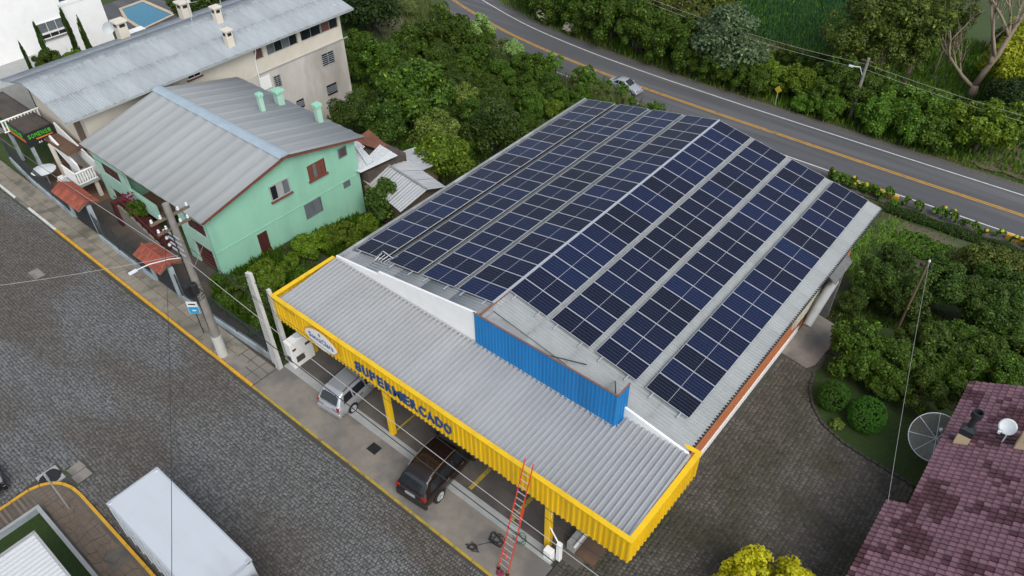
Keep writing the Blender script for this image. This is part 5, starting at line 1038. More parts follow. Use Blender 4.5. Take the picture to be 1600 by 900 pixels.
def gate_roof(x0, x1, yc, label):
    g = thing('gate_roof', ((x0+x1)/2, yc, 0), label, 'gate', 'tiled gate shelters on the sidewalk fence'); hw, zr, ze = .68, 2.62, 2.3
    for s in (x0+.15, x1-.15): b = MB(); b.box((s-.12,yc-.12,0),(s+.12,yc+.12,2.35)); b.build('pillar', 'fence_wall', g)
    b = MB(); b.add([(x0,yc-hw,ze-.03),(x1,yc-hw,ze-.03),(x1,yc,zr-.03),(x0,yc,zr-.03),(x1,yc+hw,ze-.03),(x0,yc+hw,ze-.03)], [(0,1,2,3),(3,2,4,5)]); b.build('deck', 'wood', g)
    b = MB(); n = 8; V = [(.07*math.cos(math.pi*k/n)*-1, 0, .055*math.sin(math.pi*k/n)) for k in range(n+1)]; V2 = [(x*.85,.42,z*.85-.0) for x,_,z in V]; b.add(V+V2, [(k,k+1,k+n+2,k+n+1) for k in range(n)]); tm = b.mesh('clay_tile', 'clay_tile', smooth=True)
    an = math.atan2(zr-ze, hw); nx_ = int((x1-x0)/.16)
    for s in (-1,1):
        for r in range(2):
            for i in range(nx_):
                o = inst('clay_tile', tm, g); t_ = .37*(1-r)+.0
                y = yc+s*(hw-r*.34*math.cos(an)); z = ze+r*.34*math.sin(an)+.012*(1+r)
                o.location = (x0+.1+i*.16-g.location.x, y-g.location.y, z); o.rotation_euler = (an, 0, 0) if s < 0 else (an, 0, math.pi)
    b = MB(); b.tube([(x0-.03,yc,zr+.02),(x1+.03,yc,zr+.02)], .08, 8); b.build('ridge_tiles', 'clay_tile', g)
    b = MB()
    for k in range(int((x1-x0-.5)/.14)): b.box((x0+.3+k*.14,yc-.02,.1),(x0+.34+k*.14,yc+.02,2.0))
    b.box((x0+.25,yc-.03,.15),(x1-.25,yc+.03,.22)); b.box((x0+.25,yc-.03,1.9),(x1-.25,yc+.03,1.97)); b.build('gate_leaf', 'fence_wire', g)
gate_roof(-31.0,-27.5,-6.5,'longer red clay tile roof over the left fence gate'); gate_roof(-21.2,-18.4,-6.6,'shorter red clay tile roof over the gate nearest the utility pole')
# corner street sign pole
o = thing('sign_pole', (-10.3,-17.25,.1), 'thin grey sign pole standing on the brown flagstones', 'sign')
b = MB(); b.tube([(-10.3,-17.25,.1),(-10.3,-17.25,2.6)], .035, 8); b.build('pole', 'alu', o); b = MB(); b.box((-10.32,-17.3,2.2),(-10.3,-17.2,2.58)); b.build('plate', 'alu', o)
# bent aerial on the market roof
o = thing('bent_aerial', (-7.3,-1.0,5.0), 'bent wire aerial lying on the front left roof edge', 'antenna')
b = MB(); b.tube([(-7.6,-1.15,5.1),(-7.2,-.9,5.6),(-6.7,-.75,5.3),(-6.3,-.8,5.65)], .015, 5); b.build('boom', 'alu', o)
for k in range(6): x = -7.5+k*.2; b = MB(); b.tube([(x,-1.2,5.12+.04*k),(x+.08,-.8,5.3)], .006, 4); b.build('element', 'alu', o)
# roadside furniture
def road_pole(x, y, h, lean, label, lamp):
    o = thing('road_pole', (x,y,-5), label, 'utility pole'); b = MB(); tx = x+lean
    b.tube([(x,y,-5),((x+tx)/2,y,-5+h/2),(tx,y,-5+h)], [.17,.14,.11], 10); b.build('shaft', 'pole_concrete', o, 'auto')
    b = MB(); b.box((tx-.5,y-.05,-5+h-.3),(tx+.5,y+.05,-5+h-.22)); b.build('crossarm', 'wood', o)
    if lamp: b = MB(); b.tube([(tx-.05,y,-5+h*.72),(tx-.35,y-.5,-5+h*.88),(tx-.8,y-1.0,-5+h*.9)], .035, 6); b.build('lamp_arm', 'dish', o); b = MB(); b.bevbox((tx-1.1,y-1.15,-5+h*.89),(tx-.75,y-1.0,-5+h*.915), .02); b.build('lamp_head', 'dish', o)
road_pole(.5,46.0,5.75,.0,'grey roadside pole with street lamp among the bright shrubs',True); road_pole(-22.6,46.9,6.3,.0,'grey roadside pole half hidden among trees at the top',True)
o = thing('warning_sign', (-5.8,44.5,-5), 'yellow diamond warning sign beyond the road', 'road sign'); b = MB(); b.tube([(-5.8,44.5,-5),(-5.8,44.5,-3.1)], .04, 6); b.build('post', 'alu', o)
b = MB(); b.solid([(-5.8,44.44,-3.8),(-5.45,44.44,-3.45),(-5.8,44.44,-3.1),(-6.15,44.44,-3.45)], (0,-.02,0)); b.build('plate', 'petal_yellow', o)
o = thing('chevron_board', (-44.2,41.0,-5), 'small red and yellow marker board at the road bend', 'road sign'); b = MB(); b.box((-44.6,40.95,-4.7),(-43.8,41.0,-4.1)); b.build('board', 'red_lamp', o); b = MB(); b.box((-44.5,40.94,-4.6),(-44.2,40.948,-4.2)); b.build('stripe', 'paint_road_yellow', o); b = MB(); b.tube([(-44.2,41.02,-5),(-44.2,41.02,-4.2)], .04, 5); b.build('post', 'wood', o)
for i, (x, y, l) in enumerate(((4.7,36.2,.5),(6.1,36.15,.7),(7.6,36.2,.9),(16.3,36.35,1.6),(18.1,36.4,1.6))):
    o = thing('yellow_block', (x,y,-5), '%s yellow painted concrete block on the road verge counting from the left' % ['first','second','third','fourth','fifth'][i], 'barrier', 'yellow blocks along the road verge'); b = MB(); b.bevbox((x-l/2,y-.15,-5),(x+l/2,y+.15,-4.6), .04); b.build('block', 'paint_yellow', o)
# leaning wood pole
o = thing('wooden_pole', (13.2,17.4,TZ(13.2,17.4)), 'thin leaning wooden pole in the orchard with a wire', 'pole'); z0 = TZ(13.2,17.4)
b = MB(); b.tube([(13.2,17.4,z0),(13.25,17.45,3.72)], [.07,.05], 8); b.build('shaft', 'wood', o); b = MB(); b.lathe([(.03,3.7),(.07,3.74),(.03,3.85)], (13.25,17.45,0), 8); b.build('insulator', 'dish', o)
# cables
def cable(p0, p1, sag, r, m, label, n=16):
    p0, p1 = Vector(p0), Vector(p1); o = thing('cable', tuple((p0+p1)/2-Vector((0,0,sag))), label, 'cable'); b = MB()
    b.tube([p0+(p1-p0)*(k/n)-Vector((0,0,sag*4*(k/n)*(1-k/n))) for k in range(n+1)], r, 5); b.build('strand', m, o); return o
cable((px,py,4.75),(27,-8.0,4.35),.35,.02,'wire','thick black cable hanging in front of the canopy step')
cable((px,py,6.4),(27,-8.0,5.8),.7,.013,'wire_pale','pale cable crossing in front of the yellow fascia')
cable((px,py,7.6),(27,-7.6,7.2),.7,.009,'wire','thin dark wire highest above the yellow fascia'); cable((px,py+.3,7.0),(27,-7.9,6.7),.7,.009,'wire','thin dark wire just above the pale cable')
cable((px,py,6.2),(-55,-7.9,5.7),.5,.016,'wire_pale','pale cable running left along the sidewalk fence'); cable((px,py+.6,8.9),(-55,-7.2,8.6),.6,.009,'wire','thin wire running left from the upper pole crossarm')
cable((px,py-.5,7.2),(-55,-8.4,6.9),.6,.009,'wire','thin wire running left from the pole bracket')
cable((px,py-.4,8.6),(9.5,-22,7.8),.7,.01,'wire','thin dark wire crossing the street above the truck')
cable((px,py-.3,6.9),(-30,-26,6.4),.8,.009,'wire_pale','thin pale wire crossing the street to the lower left')
cable((px,py,6.0),(-9.95,-6.42,6.1),.1,.015,'wire','short dark cable from the pole to the tall concrete posts'); cable((-9.9,-6.4,5.9),(-8.2,-5.8,4.3),.1,.012,'wire','short service wire from the posts to the canopy corner')
cable((px,py,5.7),(GX,-3.6,3.9),.15,.01,'wire_pale','thin service wire from the pole to the green house')
cable((13.25,17.45,3.75),(16.6,2.8,2.8),.25,.007,'wire_pale','thin pale wire from the wooden pole to the tiled roof')
for z, nm in ((.6,'upper'),(.15,'lower')): cable((-22.6,46.9,z),(.5,46.0,z-.4),.5,.012,'wire_pale',nm+' roadside wire between the two road poles'); cable((.5,46.0,z-.4),(30,46.5,z-.8),.6,.012,'wire_pale',nm+' roadside wire right of the lamp pole')

# ---------------------------------------------------------------- vegetation
def crown(name, seed, m, nc=34, cr=.36, nl=5200, ls=.075, vz=.85, zmin=-.55, shell=(.45,.85), droop=0.0, asp=.55, top=0.0):
    g = np.random.default_rng(seed)
    d = g.normal(size=(nc*3, 3)); d /= np.linalg.norm(d, axis=1)[:, None]; d = d[d[:, 2] > zmin][:nc]
    c = d*g.uniform(*shell, (len(d), 1)); c[:, 2] *= vz
    if top: c[:, :2] *= (1-top*np.clip((c[:, 2]/vz+1)/2, 0, 1))[:, None]
    rr_ = cr*g.uniform(.5, 1.4, len(c))
    k = g.integers(0, len(c), nl); u = g.normal(size=(nl, 3)); u /= np.linalg.norm(u, axis=1)[:, None]
    out = c[k]/(np.linalg.norm(c[k], axis=1)[:, None]+1e-6); u = u+out*.55+np.array([0,0,.25]); u /= np.linalg.norm(u, axis=1)[:, None]
    p = c[k]+u*(rr_[k]*g.uniform(.35, 1.05, nl)**.6)[:, None]; p[:, 2] -= droop*g.random(nl)**3
    nrm = u*.7+g.normal(size=(nl, 3))*.45+np.array([0,0,.35]); nrm /= np.linalg.norm(nrm, axis=1)[:, None]
    t = np.cross(nrm, g.normal(size=(nl, 3))); t /= np.linalg.norm(t, axis=1)[:, None]; s = np.cross(nrm, t)
    a = ls*g.uniform(.45, 1.7, nl)[:, None]
    V = np.stack([p-t*a, p+s*a*asp+nrm*a*.15, p+t*a, p-s*a*asp+nrm*a*.15], 1).reshape(-1, 3); F = np.arange(nl*4).reshape(-1, 4)
    return npmesh(name, V, F, m)
def trunk_mesh(name, seed, m='bark', r=.09, limbs=5, spread=.5):
    g = random.Random(seed); b = MB(); b.tube([(0,0,-.05),(g.uniform(-.05,.05),g.uniform(-.05,.05),.4),(g.uniform(-.08,.08),g.uniform(-.08,.08),1.05)], [r*1.3,r,r*.5], 7)
    for k in range(limbs):
        a = 2*math.pi*k/limbs+g.uniform(-.4,.4); z = g.uniform(.3,.6); e = spread*g.uniform(.6,1.1)
        b.tube([(0,0,z),(e*.5*math.cos(a),e*.5*math.sin(a),z+.3),(e*math.cos(a),e*math.sin(a),z+.62+g.uniform(-.1,.25))], [r*.55,r*.35,r*.14], 5)
    return b.mesh(name, m, smooth=True)
KIND = dict(orch=('leaf_orch',dict(nl=15000,ls=.042,nc=46,cr=.27,shell=(.38,.92))), orch2=('leaf_orch2',dict(nl=15000,ls=.04,nc=42,cr=.28,vz=.95,shell=(.38,.92))), dark=('leaf_dark',dict(nl=7500,ls=.05,nc=30,cr=.42)), bush=('leaf_bush',dict(nl=14000,ls=.046,nc=42,cr=.27,shell=(.38,.92))),
    bush2=('leaf_bush2',dict(nl=9000,ls=.06,nc=40,cr=.3,vz=.9)), wood=('leaf_wood',dict(nl=14000,ls=.042,nc=44,cr=.27,vz=1.0,shell=(.38,.95))), pale=('leaf_pale',dict(nl=9000,ls=.05,nc=40,cr=.26)), pale2=('leaf_pale2',dict(nl=4200,ls=.06,nc=34,cr=.26,vz=.9)),
    silver=('leaf_silver',dict(nl=9000,ls=.045,nc=52,cr=.27,vz=1.0)), olive=('leaf_olive',dict(nl=9000,ls=.05,nc=34,cr=.3)), euc=('leaf_euc',dict(nl=6500,ls=.05,nc=34,cr=.3,vz=1.25,zmin=-.8,shell=(.3,1.0))),
    lime=('leaf_lime',dict(nl=9000,ls=.05,nc=28,cr=.38)), wide=('leaf_wood',dict(nl=11000,ls=.045,nc=70,cr=.25,vz=.75)), conif=('leaf_orch2',dict(nl=5200,ls=.07,nc=44,cr=.24,vz=1.15,top=.6,zmin=-.9)),
    shrub=('leaf_orch',dict(nl=5000,ls=.075,nc=30,vz=.7)), lacy=('leaf_bush2',dict(nl=3600,ls=.065,nc=34,cr=.2,vz=1.1,shell=(.3,1.0))), grassb=('leaf_dry',dict(nl=2600,ls=.13,asp=.12,nc=20,vz=.9)), flower=('leaf_pale',dict(nl=3000,ls=.08)),
    topiary=('leaf_topiary',dict(nl=34000,ls=.026,nc=900,cr=.06,shell=(.9,.94),vz=.92,zmin=-.85)), gold=('leaf_gold',dict(nl=26000,ls=.03,nc=150,cr=.16,vz=.8,shell=(.7,.9))), cypress=('leaf_hedge',dict(nl=4000,ls=.09,nc=50,cr=.24,vz=1.0,top=.75,zmin=-.95,shell=(.2,.8))))
PROTO = {}; TRK = [trunk_mesh('trunk', s) for s in range(3)]; TRKP = [trunk_mesh('trunk', 9+s, 'bark_pale', .05, 6, .6) for s in range(2)]
def protos(kind):
    if kind not in PROTO:
        m, kw = KIND[kind]; n = 3 if kind in ('orch','orch2','bush','wood','bush2','euc') else 2
        PROTO[kind] = [crown('crown', hash_(kind)+i*17, m, **kw) for i in range(n)]
    return PROTO[kind]
def hash_(s): return sum(ord(c)*(i+3) for i, c in enumerate(s))
def tree(name, kind, x, y, R, hf, label, cat, group=None, vz=1.0, z=None):
    z = TZ(x, y) if z is None else z; t = thing(name, (x,y,z-.03), label, cat, group); P = protos(kind); hc = R*hf; R *= 1.08
    inst('crown', random.choice(P), t, (0,0,hc), (random.uniform(-.15,.15), random.uniform(-.15,.15), random.uniform(0,6.28)), (R*random.uniform(.92,1.08), R*random.uniform(.92,1.08), R*vz*random.uniform(.9,1.08)))
    k = R*(.8 if kind != 'euc' else .9); inst('trunk', random.choice(TRKP if kind in ('euc','silver') else TRK), t, (0,0,0), (0,0,random.uniform(0,6.28)), (k,k,hc*1.0)); return t
TREES = [
('A','dark',1.1,(-44.25,30.63,2.97),),
('B','orch',1,(-36.09,34.15,2.32),(-37.53,29.1,1.99),(-37.7,32.49,1.51),(-31.58,32.27,1.69),(-33.06,28.67,1.65),(-27.57,31.38,1.5),(-25.08,33.84,1.57),(-24.3,31.34,1.22),(-30.32,28.36,1.24),(-24.28,26.67,1.33),(-21.22,31.65,1.31),(-19.58,33.34,1.02),(-20.86,27.97,1.37),(-20.13,26.18,0.84),(-35.71,23.79,2.12),(-40.79,26.22,1.67),(-33.04,22.82,1.69),(-27.78,28.46,1.22),(-23.93,28.88,1.07),(-34.29,36.73,1.24),),
('C','wide',1.2,(-25.48,18.69,2.86),),
('D','pale',1.1,(-25.57,24.38,1.37),(-20.86,16.3,1.98),),
('E','orch2',1.1,(-17.97,19.82,2.11),(-28.24,14.24,1.69),(-24.96,14.73,1.74),(-24.99,18.44,1.28),),
('F','bush',1.1,(-17.2,13.09,2.11),(-19.46,29.44,0.92),),
('G','conif',1.2,(-16.38,6.7,1.39),),
('H','bush',0.9,(-16.22,0.59,0.95),(-15.85,3.1,0.97),(-16.42,2.33,0.73),(-16.64,-2.5,0.62),(-15.02,-2.91,0.83),(-16.08,5.06,0.67),(-16.08,-0.98,0.55),(-16.48,8.78,0.7),),
('I','shrub',0.7,(-16.26,-4.37,0.69),(-14.44,-4.69,0.74),(-14.15,-3.85,0.67),(-16.02,-5.28,0.57),(-13.08,-5.27,0.65),(-13.68,-3.36,0.56),(-17.91,-4.64,0.47),(-14.71,-1.24,0.58),),
('J','pale2',1,(-35.19,38.79,1.69),(-30.38,38.88,1.16),(-40.27,42.12,0.75),),
('K','lacy',1.2,(-24.78,37.87,1.11),(-21.07,38.17,1.14),(-43.04,39.52,0.98),(-13.07,37.65,0.72),(-15.79,37.42,0.49),),
('L','grassb',0.7,(-46.09,37.75,1.22),(-42.9,40.56,1.06),(-31.91,37.45,1.09),(-27.15,37.71,0.93),(-21.89,36.37,1.01),(-18.31,36.98,0.87),(-16.55,37,0.74),(-19.93,35.69,0.87),(-14.36,37.35,0.61),),
('M','wood',1.15,(-36.92,44.54,1.94),(-35,46.39,2.09),(-32.96,46.49,1.63),(-29.61,46.86,2.46),(-25.11,43.93,2.47),(-21.7,42.64,2.26),(-27.96,44.1,1.68),(-21.4,46.41,2.47),(-18.6,42.66,1.96),(-17.17,44.29,2.36),(-15.3,43.37,1.55),(-11.29,43.19,1.52),(-9.44,43.42,1.38),(-7.95,44.3,1.26),(-12.93,42.65,1.27),),
('N','bush',1,(-33.66,47.89,1.28),(-17.25,51.76,1.14),(-17.47,57.96,1.37),(-27.43,49.8,1.62),(-7.32,46.22,1.54),(-5.15,46.91,1.54),(-9.68,49.34,1.08),(-3.57,46.92,1.28),),
('O','olive',1.3,(-18.04,49.36,2.36),(-21.91,50.22,2.43),(-18.12,54.83,2.2),(-21.35,53.18,2.2),),
('P','silver',1.2,(-12.32,45.96,2.99),(-10.32,46.76,1.96),),
('Q','wood',1,(-2.37,49.36,1.96),(-2.05,45.98,1.51),(0.55,47.12,1.9),(0.92,50.5,1.58),(-8.25,51.84,1.24),(-5.98,51.84,1.23),(-4.66,53.9,1.39),),
('R','bush2',1,(2.86,45.56,1.61),(3.74,47.41,1.89),(5.77,46,1.97),(2.92,42.8,1.2),(5.67,51.7,1.19),(1.49,43,1.2),(5.78,43.47,1.32),(7.35,45.43,1.59),(-0.9,44.14,1.11),(-3.69,44,0.87),(-2.34,44.3,0.87),),
('S','bush',1.2,(10.44,46.86,2.34),),
('T','euc',2.7,(-2.19,50.85,2.34),(0.1,52.62,2.5),(-3.01,50.32,1.83),(2.18,54.45,2.28),(3.41,59.95,1.86),(-0.04,51.83,1.71),(2.39,53.85,1.48),(1.65,61.03,2.17),(-3.26,58.2,2.13),(-1.01,60.23,2.17),),
('U','dark',1.1,(10.48,54.83,1.76),(12.29,52.09,1.97),(8.12,67.89,1.88),),
('V','lime',1.1,(9.53,60.85,2.46),(11.01,57.41,2.09),(9.1,67.24,2.33),),
('W','flower',0.9,(-33.87,45.43,0.96),(-29.99,45.36,0.65),),
('X','orch',1,(12.54,11.89,1.39),(14.26,11.9,1.32),(15.02,14.38,1.53),(16.61,13.52,1.29),(17.11,16.53,1.37),(18.29,15.82,1.13),(19.01,17.67,1.25),(15.65,11.48,1.17),(14.28,10.92,0.89),(16.16,17.05,1.16),(18.25,19.58,1.06),(12.96,11.16,0.9),),
('Y','orch2',1.1,(11.07,19.37,1.38),(12.72,18.81,1.36),(13.95,21.41,1.59),(10.96,24.18,0.98),(15.74,21.51,1.51),(16.78,24.26,1.5),(18.24,22.92,1.3),(17.33,20.45,1.32),(10.51,17.18,0.71),(10.2,19.84,0.74),),
('Z','olive',0.95,(15.16,26.74,1.57),(16.47,28.61,1.34),(14.06,27.57,1.04),),
]
INFO = {
 'A':('dark_tree','large round dark tree right behind the cream house','tree'), 'B':('orchard_tree','dark rounded fruit tree in the grove behind the cream house','tree'),
 'C':('spreading_tree','widest spreading tree in the grove beside the cream house','tree'), 'D':('pale_tree',['small pale sparse tree in the middle of the grove','yellowish pale tree left of the solar roof'],'tree'),
 'E':('grove_tree',['round blue green tree touching the solar roof edge','leafy green tree at the foot of the white stained wall','green tree just right of the white stained wall','small dark tree under the spreading tree'],'tree'),
 'F':('bright_tree',['bright green tree beside the tin shed roof','small bright sapling by the far solar roof edge'],'tree'), 'G':('conifer','dark spiky conifer between the green house and the shed','tree'),
 'H':('garden_bush','bright green garden bush beside the green house gable','bush'), 'I':('fence_shrub','low dark shrub behind the sidewalk fence','bush'),
 'J':('feathery_bush',['largest pale feathery bush on the near road verge','middle pale feathery bush on the near road verge','smallest pale feathery bush on the near road verge'],'bush'),
 'K':('lacy_sapling','lacy bright green sapling on the near road verge','tree'), 'L':('grass_clump','tall dry grass clump on the near road verge','grass'),
 'M':('woodland_tree','dense green tree in the belt beyond the road','tree'), 'N':('lime_bush','bright lime green bush in the belt beyond the road','bush'), 'O':('olive_tree','brownish olive tree at the back of the tree belt','tree'),
 'P':('silver_tree',['largest silvery grey green tree beyond the road','smaller silvery grey green tree beyond the road'],'tree'), 'Q':('scrub_tree','dark scrubby tree behind the roadside lamp pole','tree'), 'R':('verge_bush','bright leafy bush on the far verge near the lamp pole','bush'),
 'S':('round_tree','bright round tree below the bare tree at upper right','tree'), 'T':('eucalyptus','tall olive gum tree at the upper right','tree'), 'U':('dark_bush','dark bush right of the bare tree','bush'), 'V':('yellow_tree','yellow green tree in the upper right corner','tree'),
 'W':('flowering_bush',['larger white flowering bush beyond the road','smaller white flowering bush beyond the road'],'bush'), 'X':('orange_tree','rounded dark green fruit tree near the driveway','tree'), 'Y':('orchard_tree','dark fruit tree in the lower garden right of the market','tree'), 'Z':('olive_bush','olive brown bush near the vegetable patch','bush')}
ORDN = 'first second third fourth fifth sixth seventh eighth ninth tenth eleventh twelfth thirteenth fourteenth fifteenth sixteenth seventeenth eighteenth nineteenth twentieth'.split()
CINV = cam_o.matrix_world.inverted()
def pix(x, y, z): v = CINV @ Vector((x,y,z)); return v.x/-v.z
GRP = {k: v[1] if isinstance(v[1], str) else v[1][0] for k, v in INFO.items()}
for row in TREES:
    cl, kind, hf = row[:3]; nm, lab, cat = INFO[cl]
    pjx = [pix(x, y, TZ(x, y)) for x, y, R in row[3:]]; srt = sorted(range(len(pjx)), key=lambda q: pjx[q]); ordx = {q: k for k, q in enumerate(srt)}
    for i, (x, y, R) in enumerate(row[3:]):
        rc = float(road_c(x)) if 'road_c' in globals() else 40
        if rc-3.4 < y < rc+4.3+R*.7 and cl in 'MNOPQRWS': y = rc+4.4+R*.7
        if rc-3.6-R*.5 < y < rc+1 and cl in 'JKL': y = rc-3.7-R*.5
        if cl == 'Y' and x < 10.3: continue
        if cl == 'R' and abs(x-.9) < 1.2 and y < 46.5: continue
        l = lab[i] if not isinstance(lab, str) else (lab if len(row) == 4 else (lab+', '+ORDN[ordx[i]]+' from left'))
        t = tree(nm, kind, x, y, R, hf, l, cat, (lab if isinstance(lab, str) and len(row) > 4 else None))
        if cl == 'W':
            g = np.random.default_rng(i); n = 160; a = g.uniform(0, 6.28, n); el = np.arccos(g.uniform(-.1, 1, n)); b = MB()
            for q in range(n): p = Vector((math.sin(el[q])*math.cos(a[q]), math.sin(el[q])*math.sin(a[q]), math.cos(el[q])))*R*1.0+Vector((x,y,TZ(x,y)+R*hf)); s = .07; b.box(p-Vector((s,s,.02)), p+Vector((s,s,.03)))
            b.build('blossom', 'petal_white', t)
for x, y, R in ((-18.9,36.3,.8),(-17.2,36.6,.75),(-20.3,36.1,.9)): tree('verge_shrub', 'lacy', x, y, R, 1.1, 'leafy shrub in front of the silver road car' if R == .75 else ('leafy shrub at the tail of the silver road car' if R == .8 else 'leafy shrub left of the silver road car'), 'bush')
FILL = [(-39,33.5,1.6),(-34.5,31,1.5),(-35.5,27,1.6),(-31,29.9,1.4),(-29.5,33,1.4),(-28.2,26.2,1.4),(-31.5,25.6,1.5),(-26.2,28.5,1.3),(-25,24,1.3),(-22.6,22.6,1.3),(-22.4,25.2,1.2),(-22.3,29.3,1.2),(-18.8,23.4,1.2),(-17.4,24.6,1.1),(-15.6,22.8,1.3),(-15,19.6,1.2),(-19.4,17.8,1.2),(-29.8,21.2,1.6),(-29.5,17.6,1.5),(-37.5,21.8,1.6),(-41,22.6,1.5),(-42,27,1.5),(-27.5,34.8,1.2),(-23.4,33.6,1.2),(-17.8,29.6,1.1),(-16.4,32.4,1.1),(-13.6,25.6,1.2),(-20.5,13.4,1.2),(-23.2,12.2,1.2)]
FS = sorted(range(len(FILL)), key=lambda q: pix(FILL[q][0], FILL[q][1], 0)); FN = {q: k for k, q in enumerate(FS)}
TENS = ['','twenty-','']
def ordn(k): return ORDN[k] if k < 20 else 'twenty-'+ORDN[k-20]
for i, (x, y, R) in enumerate(FILL): tree('grove_tree', random.choice(['orch','orch','wood','orch2']), x, y, R, .85, 'low leafy tree filling the grove, %s from left' % ordn(FN[i]), 'tree', 'low trees filling the grove')
# special plants
tree('topiary', 'topiary', 12.6, 8.9, .76, .75, 'clipped round bush nearest the concrete pad', 'bush', z=.05); tree('topiary', 'topiary', 14.25, 8.75, .84, .72, 'clipped round bush nearest the mesh dish', 'bush', z=.05)
tree('golden_bush', 'gold', 14.8, -2.95, 1.95, .55, 'golden yellow bush at the bottom edge of the photo', 'bush', z=0)
tree('white_flower_plant', 'flower', 13.35, 7.75, .28, .6, 'small white flowering plant between the two clipped bushes', 'plant', z=.05)
for x, y, r, h, l in ((-45,-1.2,.28,6.2,'shortest leftmost cypress before the modern white house'),(-45,.3,.42,7.2,'slim cypress left of the modern house window'),(-45,2.35,.42,7.6,'tallest cypress right of the modern house window'),(-45,3.3,.4,6.6,'forked cypress furthest right before the modern white house')):
    t = thing('cypress', (x,y,0), l, 'tree'); inst('crown', protos('cypress')[0], t, (0,0,h*.56), (0,0,random.random()*6), (r,r,h*.47)); inst('trunk', TRK[0], t, (0,0,0), (0,0,0), (r*.8,r*.8,h*.5))
tree('round_shrub', 'orch', -45.1, .3, 1.1, 3.6, 'leafy shrub at the foot of the slim cypress', 'bush', z=0); tree('round_shrub', 'bush', -45, 2.0, .7, 5.4, 'small yellowish shrub at the foot of the tallest cypress', 'bush', z=0)
tree('pool_tree', 'orch2', -51.5, 15.6, 1.7, 1.2, 'green bush beside the swimming pool', 'bush', z=0); tree('pool_tree', 'orch2', -50, 18.5, 1.9, 1.2, 'green bush behind the cream house chimney', 'bush', z=0)
tree('flower_pot_bush', 'orch', -26.3, -4.4, .7, 2.2, 'bushy potted plant with pink flowers on the green house porch', 'plant', z=0)
b = MB()
for q in range(60): a = random.uniform(0,6.28); r = random.uniform(.1,.45); p = Vector((-26.9+r*math.cos(a),-4.5+r*math.sin(a),1.9+random.uniform(0,.5))); b.box(p-Vector((.04,.04,.03)), p+Vector((.04,.04,.03)))
o = thing('pink_flowers', (-26.9,-4.5,1.5), 'dark pink flower cluster on the green house porch', 'flowers'); tag(b.build('petals', 'petal_pink', o), None, kind='stuff'); b = MB(); b.lathe([(.15,1.3),(.22,1.7),(.02,1.7)], (-26.9,-4.5,0), 10); b.build('pot', 'clay_tile', o)
# bare tree
o = thing('bare_tree', (7.5,57,-5), 'large bare pale tree with forked trunk at the upper right', 'tree'); B0 = Vector((7.5,57,-5.1)); gb = random.Random(5)
tw = MB(); mainb = MB()
def branch(p, d, L, r, depth, mb):
    n = 5; P = [p]; q = p.copy(); dd = d.copy()
    for k in range(n): dd = (dd+Vector((gb.uniform(-.16,.16), gb.uniform(-.16,.16), gb.uniform(-.06,.12)))).normalized(); q = q+dd*L/n; P.append(q.copy())
    mb.tube(P, [r*(1-.62*k/n) for k in range(n+1)], 7 if depth < 2 else 4)
    if depth < 4:
        for k in range(4 if depth < 2 else 4):
            i = gb.randint(2, n); e = (dd+Vector((gb.uniform(-.8,.8), gb.uniform(-.8,.8), gb.uniform(-.3,.5)))).normalized(); branch(P[i], e, L*gb.uniform(.45,.7), r*.48, depth+1, mainb if depth < 1 else tw)
mainb.tube([B0, B0+Vector((.05,0,.7)), B0+Vector((.0,0,1.3))], [.46,.36,.32], 10)
branch(B0+Vector((0,0,1.1)), Vector((.14,.1,.98)).normalized(), 8.0, .3, 0, mainb); branch(B0+Vector((0,0,1.0)), Vector((-.75,-.1,.6)).normalized(), 4.2, .2, 1, mainb); branch(B0+Vector((-2.75,-.35,3.1)), Vector((-.3,0,1)).normalized(), 4.2, .13, 1, mainb); branch(B0+Vector((.5,.2,4.2)), Vector((-.5,-.2,1)).normalized(), 4.6, .16, 1, mainb); branch(B0+Vector((.4,.2,3.4)), Vector((-.25,.2,.95)).normalized(), 5.0, .2, 1, mainb)
mainb.build('trunk', 'bark_pale', o, True); tw.build('twigs', 'bark_pale', o, True)
# loose ground vegetation (uncountable): blades and weeds
def scatter(name, pts, m, h, w_, label, lean=.35, per=1, quad=False):
    n = len(pts); g = RNG; x, y = pts[:, 0], pts[:, 1]; z = terr(x, y)-.1; a = g.uniform(0, 6.28, n); H = h*g.uniform(.5, 1.3, n); W_ = w_*g.uniform(.6, 1.4, n)
    dx, dy = np.cos(a), np.sin(a); ln = lean*H*g.random(n); b_ = g.uniform(0, 6.28, n); tx, ty = np.cos(b_)*ln, np.sin(b_)*ln
    A = np.stack([x-dx*W_, y-dy*W_, z], 1); B = np.stack([x+dx*W_, y+dy*W_, z], 1); Cc = np.stack([x+tx*.4+dx*W_*.9, y+ty*.4+dy*W_*.9, z+H*.6], 1); D = np.stack([x+tx, y+ty, z+H], 1)
    E_ = np.stack([x+tx*.4-dx*W_*.9, y+ty*.4-dy*W_*.9, z+H*.6], 1)
    V = np.stack([A, B, Cc, D, E_], 1).reshape(-1, 3); F = np.arange(n*5).reshape(-1, 5)
    o = bpy.data.objects.new(name, npmesh(name, V, F, m)); COL.objects.link(o); return tag(o, label, 'grass', kind='stuff')
def rect(n, x0, x1, y0, y1): return np.stack([RNG.uniform(x0, x1, n), RNG.uniform(y0, y1, n)], 1)
def patchy(P, s=.5, t=.0): return P[(np.sin(P[:, 0]*s+1.3)*np.cos(P[:, 1]*s*1.3)+np.sin(P[:, 0]*s*2.3+P[:, 1]*s*1.7)*.6) > t]
def offroad(P, lo, hi): r = P[:, 1]-np.interp(P[:, 0], rx_s, ry_s); return P[(r > lo) & (r < hi)]
scatter('verge_grass', offroad(rect(42000, -55, -11, 30, 50), -8.5, -3.2), 'leaf_dry', 1.05, .016, 'tall dry grass on the near road verge')
